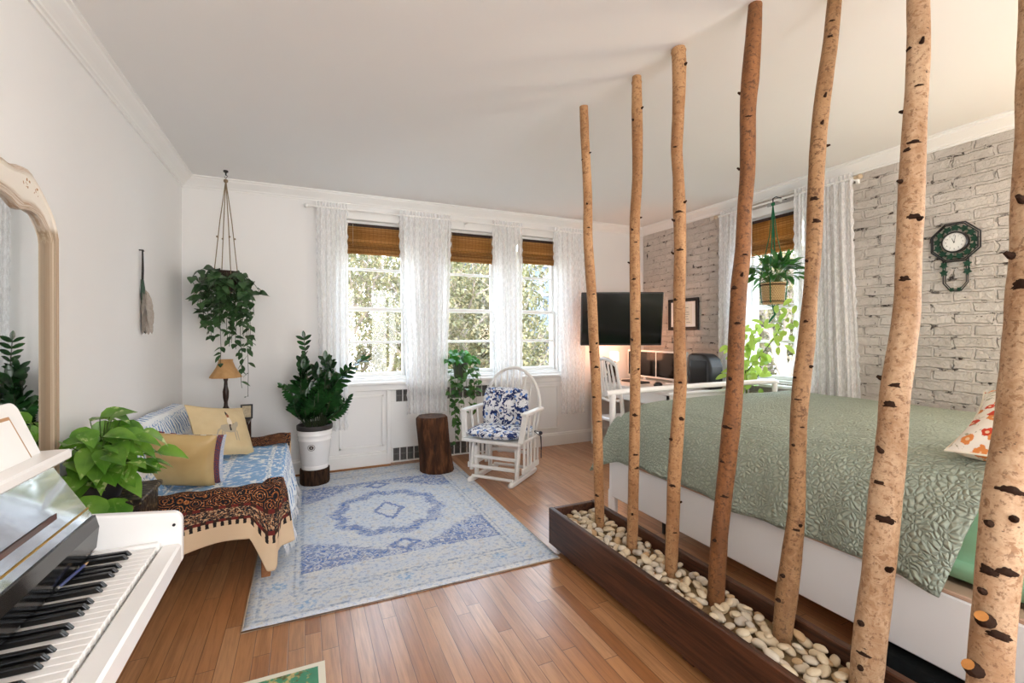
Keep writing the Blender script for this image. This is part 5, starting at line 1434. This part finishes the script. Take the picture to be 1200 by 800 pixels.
mt = thing('mattress', 'thick mattress in a mint green fitted sheet on the bed', 'mattress', (2.95, 1.5, .414))
q = MB()
def roundbox(lo, hi, r, q, n=6):
    def ring(z, ins):
        P = []
        for (cx, cy, a0) in ((hi[0] - r, hi[1] - r, 0), (lo[0] + r, hi[1] - r, PI / 2), (lo[0] + r, lo[1] + r, PI), (hi[0] - r, lo[1] + r, 1.5 * PI)):
            for k in range(n + 1):
                a = a0 + k / n * PI / 2; P.append((cx + (r - ins) * cos(a), cy + (r - ins) * sin(a), z))
        return P
    rings = []
    for k in range(n + 1):
        a = k / n * PI / 2; rings.append(ring(lo[2] + r * .4 * (1 - sin(a)), r * .4 * (1 - cos(a))))
    for k in range(n + 1):
        a = k / n * PI / 2; rings.append(ring(hi[2] - r + r * sin(a), r * (1 - cos(a)) * .98))
    m = len(rings[0]); vs = [p for R_ in rings for p in R_]; fs = []
    for i in range(len(rings) - 1):
        for k in range(m): fs.append((i * m + k, i * m + (k + 1) % m, (i + 1) * m + (k + 1) % m, (i + 1) * m + k))
    fs.append(tuple(range(m))[::-1]); fs.append(tuple((len(rings) - 1) * m + k for k in range(m)))
    return q.add(vs, fs, 0, True)
mint = MT('mint_sheet', .85, .2); mint.col(mint.mix(mint.noise(mint.coord(), 3., 3.), C('#88b48c'), C('#9cc4a0'))).bump(mint.noise(mint.coord(), 9., 3.), .4, .02)
roundbox((2.075 - 2.95, .24 - 1.5, 0), (3.82 - 2.95, 2.66 - 1.5, .355), .20, q)
kid(q, 'fitted_sheet', mint.m, mt, sharp=None)

QU = MT('sage_quilt', .8, .25); qv = QU.coord()
q1 = QU.noise(qv, 14., 1., .5, 0., True)
qd = QU.vadd(qv, QU.vmul(q1, .05))
ve = QU.vor(qd, 50., 'DISTANCE_TO_EDGE'); vl = QU.vor(qv, 3.1, 'F1'); vs_ring = (vl * 75.).f('SINE')
lump = QU.ss(ve, 0., .42).f('POWER', .6)
disc = QU.ss(vl, .085, .075)
QU.col(QU.mix(lump, C('#98a293'), C('#afb7a5')))
qx, qy_, qz = QU.sep(qv)
QU.bump(lump * .8 + vs_ring * .13 * (1. - disc) + disc * .5 + QU.noise(qv, 5., 2.) * .8, .8, .010)
PRF = [(3.84, .70), (3.845, .775), (3.80, .795), (3.2, .803), (2.6, .803), (2.38, .80), (2.22, .785), (2.11, .745), (2.045, .68), (2.012, .60), (2.0, .52), (1.992, .44), (1.988, .42)]
def polyl(P, t):
    L_ = [0]
    for a, b in zip(P, P[1:]): L_.append(L_[-1] + math.dist(a, b))
    s = t * L_[-1]
    for i in range(len(P) - 1):
        if s <= L_[i + 1] or i == len(P) - 2:
            f = (s - L_[i]) / (L_[i + 1] - L_[i]); return [a * (1 - f) + b * f for a, b in zip(P[i], P[i + 1])]
def quilt(u, v):
    x, z = polyl(PRF, v)
    hang = max(0, (v - .86) / .14)
    y0 = .69 + .13 * max(0, (v - .80) / .2)
    y1 = 2.685 + .10 * hang
    y = y0 + (y1 - y0) * u
    foot = max(0, (u - .90) / .10)
    x -= hang * (.10 * foot * foot + .012 * sin(y * 9) + .010 * sin(y * 23 + 1))
    z += (.055 * max(0, 1 - u * 2.6) ** 1.5 * min(1, (z - .42) / .3)) * max(0, min(1, (3.3 - x) / .8))
    z += .008 * fbm(x * 3, y * 3) - hang * (.10 * foot * foot * (1 if v > .9 else .5) + .012 * sin(y * 5) + .02 * max(0, 1 - u * 5)) + (.006 * sin(y * 14) if hang > .5 else 0)
    if v < .86 and u > .96: z -= .04 * ((u - .96) / .04)
    return (x, y, z)
ql = MB().sheet(110, 120, quilt).build('quilt', QU.m, mods=[SOL(.012, 1)], sharp=None)
tag(ql, 'sage green textured quilt spread over the bed and hanging down its side', 'quilt')
hem = MB().tube([quilt(i / 80, 1) for i in range(81)], .007, 6); kid(hem, 'hem', QU.m, ql)

FP = MT('floral_print', .8, .2); pv = FP.coord(); p2 = FP.vscale(FP.coord('UV'), (1.0, .75, 1.)); fa = FP.vor2(p2, 11.); fcol = FP.sep(FP.vor2(p2, 11., 'Color')); fnz = FP.noise(pv, 48., 3., .6)
blob = FP.ss(fa + (fnz - .5) * .7, .34, .27) * (fcol[0] > .22)
lf = FP.ss(FP.noise(pv, 22., 3., .65, 1.2), .58, .62)
c_ = FP.mix(lf * .8, C('#eee6d8'), C('#a39a78'))
c_ = FP.mix(blob, c_, FP.mix(fcol[1] > .5, C('#c9472f'), C('#dc8a4c')))
c_ = FP.mix(FP.ss(fa + (fnz - .5) * .3, .09, .06) * (fcol[0] > .45), c_, C('#e9c9a0')); FP.col(c_).bump(FP.noise(pv, 5., 2.), .4, .02)
pl = thing('bed_pillow', 'floral cream and orange pillow leaning at the head of the bed', 'pillow', (2.42, .58, .86))
Mp = Matrix.Translation((-.03, .0, .10)) @ frame((.1, -1, 0), (.9, .1, .40))
q = MB(); rim = cushion(q, .64, .46, .22, Mp, 26, 0, .010)
kid(q, 'pillow_case', FP.m, pl, sharp=None); kid(MB().tube(rim, .004, 6, closed=True), 'piping', plain('cream_piping', '#e5dcc8', .8), pl)

bg_ = thing('storage_bag', 'flat black fabric storage bag under the bed', 'bag', (2.30, .72, 0))
q = MB(); roundbox((-.36, -.38, 0), (.30, .36, .10), .05, q)
kid(q, 'fabric', plain('black_fabric', '#121414', .85, .1, .5, 40, .6), bg_); kid(MB().tube([(-.33, -.33, .09), (-.33, .31, .09)], .004, 6), 'zip', plain('grey_zip', '#33383a', .5), bg_)
# ------------------------------------------------------------------ planter, pebbles, birch trunks
PW = MT('stained_planks', .42, .4); v = PW.coord(); x, y, z = PW.sep(v)
gn = PW.noise(PW.comb(x * 30., y * 1.6, z * 30.), 1.5, 5., .62, .8); kn = PW.ss(PW.vor(PW.comb(x * 3., y * 1., z * 3.), 2.6, 'F1'), .10, .03)
PW.col(PW.mix(kn * .8, PW.mix(PW.ss(gn, .3, .72), C('#2c1810'), C('#5d3a28')), C('#150b07'))).bump(gn, .35, .004); PW = PW.m
pX0, pX1, pY0, pY1, pZ0, pZ1 = 1.345, 1.675, .28, 2.435, .035, .25
pb = thing('planter_box', 'long dark stained wooden planter box holding pebbles and birch trunks', 'planter', (1.51, 1.36, 0))
def Pp(x, y, z): return (x - 1.51, y - 1.36, z)
kid(MB().box(Pp(pX0, pY0, pZ0), Pp(pX0 + .03, pY1, pZ1), 0, .004), 'long_board', PW, pb)
kid(MB().box(Pp(pX1 - .03, pY0, pZ0), Pp(pX1, pY1, pZ1), 0, .004), 'long_board', PW, pb)
kid(MB().box(Pp(pX0 + .03, pY1 - .03, pZ0), Pp(pX1 - .03, pY1, pZ1 - .002), 0, .004), 'end_board', PW, pb)
kid(MB().box(Pp(pX0 + .03, pY0, pZ0), Pp(pX1 - .03, pY0 + .03, pZ1 - .002), 0, .004), 'end_board', PW, pb)
kid(MB().box(Pp(pX0 + .03, pY0 + .03, pZ0), Pp(pX1 - .03, pY1 - .03, pZ0 + .03), 0, 0), 'floor_board', PW, pb)
for xx in (pX0 + .05, pX1 - .05):
    for yy in (pY0 + .1, 1.36, pY1 - .22): kid(MB().box(Pp(xx - .022, yy - .03, 0), Pp(xx + .022, yy + .03, pZ0)), 'foot', PW, pb)

# trunk traces in frame pixels -> points on an upright plane through each base
def px(px_, py_, yw):
    u = (px_ - 600) / 536.475; w = (391.303 - py_) / 536.475
    d = fw + rr * u + uu * w; t = yw / d.y
    return Vector((0, 0, 1.3)) + d * t, t
TR = [
 (2.184, 0, [(684,125,10),(686,170,10),(689,240,10.3),(689,280,11),(693,340,11.6),(696,400,11.6),(698,440,11.5),(700,500,11.3),(701,540,11.7),(702,575,11.7),(703,622,10.5)], 'thin birch trunk at the far end of the planter'),
 (1.893, 0, [(746,90,10.5),(746.5,130,12.5),(747,180,12),(746.5,215,11.5),(744,260,11.5),(744,320,12),(744.6,400,12),(744,480,12.2),(742.5,560,12.4),(741.5,610,12.5),(740,648,12)], 'birch trunk second from the far end of the planter'),
 (1.625, 0, [(795,57,15.5),(796,80,16.5),(795,130,13.5),(793,175,13),(795,210,13),(796,245,14.6),(797,300,13.6),(796,350,13.4),(796.5,400,13.6),(797,450,14),(794,500,15.2),(790,560,15),(788.5,610,15),(787,650,14.5),(786,676,13.8)], 'straight birch trunk third from the far end of the planter'),
 (1.376, -.10, [(885.5,-40,15),(885.5,0,15),(882.5,50,17.5),(879,95,19),(876.5,130,17.4),(876,200,16.4),(872,250,15.6),(870,300,17),(865.5,340,17.8),(863,400,17.9),(861,450,19),(857,500,20.5),(851.8,550,19),(846,600,18.2),(841.5,650,19),(838.5,712,18.4)], 'thick reddish birch trunk in the middle of the planter'),
 (1.112, 0, [(981,-20,14.5),(978,0,14.7),(973,50,15.6),(966,100,16.5),(960,150,17),(957,200,16.6),(955.5,240,16.8),(953,300,16.4),(950,340,14.6),(945,400,18),(940,440,19),(936,490,17.5),(934.6,550,17),(933,605,18),(928,650,21),(921.6,700,23),(916,752,20)], 'slanting birch trunk just right of the reddish one'),
 (.836, 0, [(1076.5,-30,21),(1076,0,21),(1076.7,50,22),(1074.6,100,21.8),(1071.7,150,23),(1069,200,24),(1067,250,25),(1064.8,300,24),(1062.8,360,25.5),(1055,420,28),(1049,460,28.5),(1046.5,500,29),(1042,545,30),(1038,575,31),(1033,630,32),(1027,690,31.5),(1020,740,33),(1015,790,31.5),(1012,830,31)], 'pale birch trunk second from the near end of the planter'),
 (.55, 0, [(1219,100,40),(1217,180,40),(1214,240,42),(1211,320,43),(1206,400,44),(1201,460,46),(1194,510,43),(1182,560,40),(1177,600,41),(1172,650,40),(1167,700,38),(1163.5,740,39),(1160,790,40),(1157,840,40),(1155,885,40)], 'nearest birch trunk at the right edge of the picture'),
]
def birch(name, a, b, c, dk):
    t = MT(name, .6, .3); v = t.coord(); x, y, z = t.sep(v)
    n = t.noise(t.comb(x * 9., y * 9., z * 12.), 3., 6., .72, .6); big = t.noise(t.comb(x * 8., y * 8., z * 2.2), 1.6, 4., .65)
    hl = t.noise(t.comb(x * 14., y * 14., z * 95.), 1.6, 3., .6)
    col = t.mix(t.ss(big * .55 + n * .55, .44, .64), C(a), C(b)); col = t.mix(t.ss(n, .54, .62) * .8, col, C(c)); col = t.mix(t.ss(t.noise(v, 70., 3., .7), .54, .66) * .6, col, C(dk))
    marks = t.ss(hl, .68, .74); spots = t.ss(t.noise(t.comb(x * 20., y * 20., z * 30.), 2.2, 2.), .72, .77)
    col = t.mix(marks * .75, col, C(dk)); col = t.mix(spots * .8, col, C('#2a1a12'))
    t.col(col).bump(n * .9 + hl * .5 - marks, .6, .006)
    return t.m
BPALE = birch('birch_bark_pale', '#a5805e', '#c8a988', '#8e6644', '#68462e')
BTAN = birch('birch_bark_tan', '#966b45', '#b88e64', '#7a5232', '#5a3822')
BRED = birch('birch_bark_red', '#6a4426', '#8d5e38', '#50321c', '#362014')
BMID = birch('birch_bark_brown', '#84603f', '#a7825c', '#624028', '#452c1c')
BMATS = [BTAN, BTAN, BTAN, BRED, BMID, BPALE, BPALE]
KNOT = plain('birch_knot', '#33231a', .9, .1, .5, 90, .8)
CUT = plain('cut_wood', '#c98a4c', .7, .2, .25, 60)
KN = [ # (px, py, kind) kind: e eye mark, s stub, r ridge ring
 [(682,188,'e'),(691,180,'s'),(688,240,'s'),(690,268,'e'),(696,345,'e'),(687,365,'s'),(699,402,'s'),(692,412,'s'),(699,430,'e'),(696,465,'e'),(702,493,'e'),(699,579,'e'),(702,605,'e')],
 [(746,95,'r'),(752,128,'s'),(742,142,'s'),(741,270,'s'),(752,255,'s'),(745,285,'e'),(738,308,'s'),(743,328,'e'),(747,374,'e'),(741,398,'s'),(748,432,'s'),(744,486,'e'),(745,532,'e'),(747,548,'e'),(741,600,'s')],
 [(790,64,'r'),(803,78,'s'),(791,175,'e'),(802,238,'s'),(796,250,'e'),(790,259,'s'),(797,294,'e'),(788,297,'s'),(791,352,'e'),(797,448,'e'),(799,491,'e'),(787,514,'s'),(788,568,'e'),(799,588,'s'),(791,622,'e')],
 [(866,110,'s'),(877,140,'e'),(866,198,'s'),(873,300,'e'),(860,339,'e'),(869,324,'s'),(864,379,'e'),(856,443,'s'),(851,500,'e'),(846,540,'e'),(849,580,'e'),(838,630,'s')],
 [(974,30,'e'),(972,48,'e'),(966,118,'s'),(963,148,'s'),(969,170,'s'),(954,236,'e'),(957,262,'e'),(946,307,'s'),(944,378,'e'),(950,430,'s'),(931,443,'e'),(934,468,'e'),(941,500,'e'),(930,520,'s'),(938,614,'s'),(918,672,'s'),(934,620,'e'),(913,700,'s')],
 [(1080,55,'s'),(1064,62,'e'),(1076,105,'e'),(1057,132,'s'),(1071,172,'e'),(1062,181,'e'),(1077,259,'s'),(1056,215,'s'),(1059,329,'e'),(1072,258,'e'),(1033,443,'s'),(1049,454,'e'),(1042,475,'e'),(1030,566,'e'),(1033,528,'s'),(1038,608,'e'),(1041,664,'s'),(1010,727,'s'),(1012,762,'e'),(1009,776,'s')],
 [(1186,302,'s'),(1199,240,'s'),(1199,340,'e'),(1184,577,'e'),(1160,612,'s'),(1188,607,'s'),(1158,669,'e'),(1155,722,'c'),(1172,742,'e'),(1181,670,'e'),(1152,690,'s'),(1143,778,'c')],
]
for ti, (yb, lean, pts, lab) in enumerate(TR):
    top = min(p[1] for p in pts); bot = max(p[1] for p in pts)
    P3 = []; RR = []
    for (a, b, w) in pts:
        f = (bot - b) / (bot - top)
        p, t = px(a, b, yb + lean * f)
        P3.append(p); RR.append(w * t / 536.475 / 2)
    while P3[0].z > ZC - .012:
        # trim the traced top to stay just under the ceiling
        if P3[1].z > ZC - .012: P3.pop(0); RR.pop(0)
        else:
            f = (ZC - .012 - P3[1].z) / (P3[0].z - P3[1].z); P3[0] = P3[1].lerp(P3[0], f); break
    # extend traced tops that leave the frame below the ceiling
    if ti >= 4 and P3[0].z < ZC - .02:
        d = (P3[0] - P3[1]).normalized(); k = (ZC - .015 - P3[0].z) / d.z
        P3.insert(0, P3[0] + d * k); RR.insert(0, RR[0] * .95)
    base = P3[-1].copy()
    base.z = .10 if base.z > .10 else base.z
    if P3[-1].z > .10: P3.append(Vector((P3[-1].x, P3[-1].y, .10))); RR.append(RR[-1])
    # resample smoothly
    D = [0]
    for a, b in zip(P3, P3[1:]): D.append(D[-1] + (b - a).length)
    n = int(D[-1] / .022); Q = []; QR = []
    for i in range(n + 1):
        s = D[-1] * i / n; k = 0
        while k < len(D) - 2 and D[k + 1] < s: k += 1
        f = (s - D[k]) / max(1e-6, D[k + 1] - D[k])
        p0 = P3[max(0, k - 1)]; p1 = P3[k]; p2 = P3[k + 1]; p3 = P3[min(len(P3) - 1, k + 2)]
        m1 = (p2 - p0) * .5; m2 = (p3 - p1) * .5; f2, f3 = f * f, f ** 3
        Q.append(p1 * (2 * f3 - 3 * f2 + 1) + m1 * .8 * (f3 - 2 * f2 + f) + p2 * (-2 * f3 + 3 * f2) + m2 * .8 * (f3 - f2))
        QR.append(RR[k] * (1 - f) + RR[k + 1] * f)
    tk = thing('birch_trunk', lab, 'tree trunk', tuple(base))
    loc = Vector(base)
    B = MB(); seed = ti * 7.3
    B.tube([q - loc for q in Q], QR, 22, 0, True, 1, False, lambda i, a: 1 + .05 * fbm(cos(a) * 1.2 + seed, sin(a) * 1.2, i * .09) + .03 * fbm(cos(a) * 3, sin(a) * 3 + seed, i * .25))
    kid(B, 'trunk', [BMATS[ti], CUT], tk, sharp=60)
    cam0 = Vector((0, 0, 1.3))
    for (a, b, kd) in KN[ti]:
        _, t0 = px(a, b, yb); d = (px(a, b, yb)[0] - cam0).normalized()
        # nearest trunk sample to the view ray
        best = min(range(len(Q)), key=lambda i: ((Q[i] - cam0) - d * (Q[i] - cam0).dot(d)).length + abs((cam0 + d * (Q[i] - cam0).dot(d)).z - Q[i].z))
        c = Q[best]; r = QR[best]; s_ = (c - cam0).dot(d); near = cam0 + d * s_
        ax_ = (Q[max(0, best - 1)] - Q[min(len(Q) - 1, best + 1)]).normalized()
        lat = d.cross(ax_).normalized(); off = max(-1., min(1., (near - c).dot(lat) / r))
        nrm = (lat * off - (d - ax_ * d.dot(ax_)).normalized() * math.sqrt(max(0., 1 - off * off))).normalized()
        sp_c = c + nrm * r + ax_ * (near - c).dot(ax_)
        tan = ax_.cross(nrm).normalized(); M = Matrix((tan, ax_, nrm)).transposed().to_4x4()
        q = MB()
        if kd == 'e':
            w = r * R.uniform(.36, .62); h = w * R.uniform(.30, .60)
            def eye(u, v):
                aa = (u - .5) * 2; bb = (v - .5) * 2
                rad_ = max(abs(aa), abs(bb)); th = math.atan2(bb, aa); wv = 1 + .55 * fbm(cos(th) * 1.6 + a, sin(th) * 1.6 + b)
                th = math.atan2(bb, aa); xx = rad_ * cos(th) * w * wv; yy = rad_ * sin(th) * h * wv + .35 * h * (1 - (rad_ * cos(th)) ** 2)
                if sin(th) < 0: yy *= .6
                bulge = .10 * r * (1 - rad_ ** 2) - (r - math.sqrt(max(0, r * r - xx * xx)))
                return loc * 0 + (sp_c - loc) + M.to_3x3() @ Vector((xx, yy, bulge + .0012 * (1 - rad_)))
            q.sheet(8, 8, eye)
            kid(q, 'knot', KNOT, tk, sharp=None)
        elif kd == 's':
            ln = r * R.uniform(.28, .5); e = (sp_c - loc) + nrm * ln + ax_ * ln * R.uniform(.1, .7)
            q.tube([(sp_c - loc) - nrm * r * .3, (sp_c - loc) + nrm * ln * .3, e], [r * .28, r * .20, r * .11], 8)
            kid(q, 'branch_stub', KNOT, tk)
        elif kd == 'c':
            e = (sp_c - loc) + nrm * r * .5 + ax_ * r * .25
            q.tube([(sp_c - loc) - nrm * r * .3, (sp_c - loc) + nrm * r * .2, e], [r * .5, r * .42, r * .33], 12, 0, True, 1)
            kid(q, 'branch_stub', [KNOT, CUT], tk)
        else:
            q.tube([c - loc + ax_ * .006, c - loc, c - loc - ax_ * .008], [r * 1.04, r * 1.10, r * 1.03], 18)
            kid(q, 'knot', BMATS[ti], tk)

# pebbles
PEB = []
for nm, h0, h1 in (('pebble_cream', '#c5ae8a', '#dccbb0'), ('pebble_ivory', '#c2b199', '#dacdb8'), ('pebble_tan', '#ae8c64', '#ccac84'), ('pebble_grey', '#b5a898', '#cfc4b5')):
    t = MT(nm, .5, .4); n = t.noise(t.coord(), 30., 3., .6); t.col(t.mix(n, C(h0), C(h1))); PEB.append(t.m)
rn = random.Random(99); PM = []
for k in range(12):
    q = MB(); a, b, c = rn.uniform(.020, .031), rn.uniform(.015, .022), rn.uniform(.009, .014)
    q.ball((0, 0, 0), (a, b, c), 0, 14, 9)
    q.v = [tuple(Vector(p) * (1 + .16 * fbm(p[0] * 40 + k * 5, p[1] * 40, p[2] * 40, 2))) for p in q.v]
    o = q.build('pebble', PEB[(0, 1, 0, 2, 1, 0, 3, 1, 0, 2, 0, 1)[k]]); PM.append(o.data); bpy.data.objects.remove(o)
px0, px1 = pX0 + .03, pX1 - .03
bases = [(Vector(px(p[-1][0], p[-1][1], y)[0]), p[-1][2] * px(p[-1][0], p[-1][1], y)[1] / 536.475 / 2) for y, l, p, lb in TR]
spots = []
yy0 = .70
def free(x, y, r, lay, md):
    for (b, br) in bases:
        if math.hypot(x - b.x, y - b.y) < br + r * .85: return False
    return all(l != lay or math.hypot(x - a, y - c) > (r + d) * md for a, c, d, l in spots)
for tries in range(16000):
    x = rn.uniform(px0 + .018, px1 - .018); y = rn.uniform(yy0, pY1 - .05)
    r = rn.uniform(.021, .031); lay = 0
    if free(x, y, r, 0, .86): spots.append((x, y, r, 0))
for tries in range(4000):
    x = rn.uniform(px0 + .025, px1 - .025); y = rn.uniform(yy0, pY1 - .05); r = rn.uniform(.017, .024)
    if free(x, y, r, 1, 1.5): spots.append((x, y, r, 1))
spots.sort(key=lambda s: s[1] - (.0 if s[3] else 0))
LABP = 'smooth cream pebble among the trunks in the planter box'
NP_ = 0; rest = MB()
for (x, y, r, lay) in spots:
    z = .197 + .008 * fbm(x * 9, y * 4) + lay * .016 + rn.uniform(-.003, .003); sc_s = r / .0235
    eul = (rn.uniform(-.35, .35), rn.uniform(-.35, .35), rn.uniform(0, 2 * PI)); md = rn.choice(PM)
    if NP_ < 300:
        o = bpy.data.objects.new('pebble', md); COL.objects.link(o); o.location = (x, y, z); o.rotation_euler = eul; o.scale = (sc_s,) * 3
        tag(o, LABP, 'pebble', 'pebbles filling the planter'); NP_ += 1
    else:
        M = Matrix.LocRotScale(Vector((x, y, z)), __import__('mathutils').Euler(eul), (sc_s,) * 3)
        rest.add([M @ v.co for v in md.vertices], [tuple(p.vertices) for p in md.polygons])
print('pebbles', len(spots))
# gravel bed (and far, smallest pebbles), colour darkened as shade between the pebbles
nb = 26
bed_ = MB().sheet(nb, 120, lambda u, v: (px0 + .001 + (px1 - px0 - .002) * u, pY0 + .032 + (pY1 - pY0 - .064) * v, .183 + .006 * fbm(u * 9, v * 60)))
bed_.add(rest.v, rest.f)
gb = bed_.build('gravel', plain('gravel_shade_tan', '#8d7656', .8, .2, .35, 60, .8), sharp=None); tag(gb, 'bed of gravel darkened like shaded gaps under and beyond the single pebbles in the planter', 'gravel', kind='stuff')
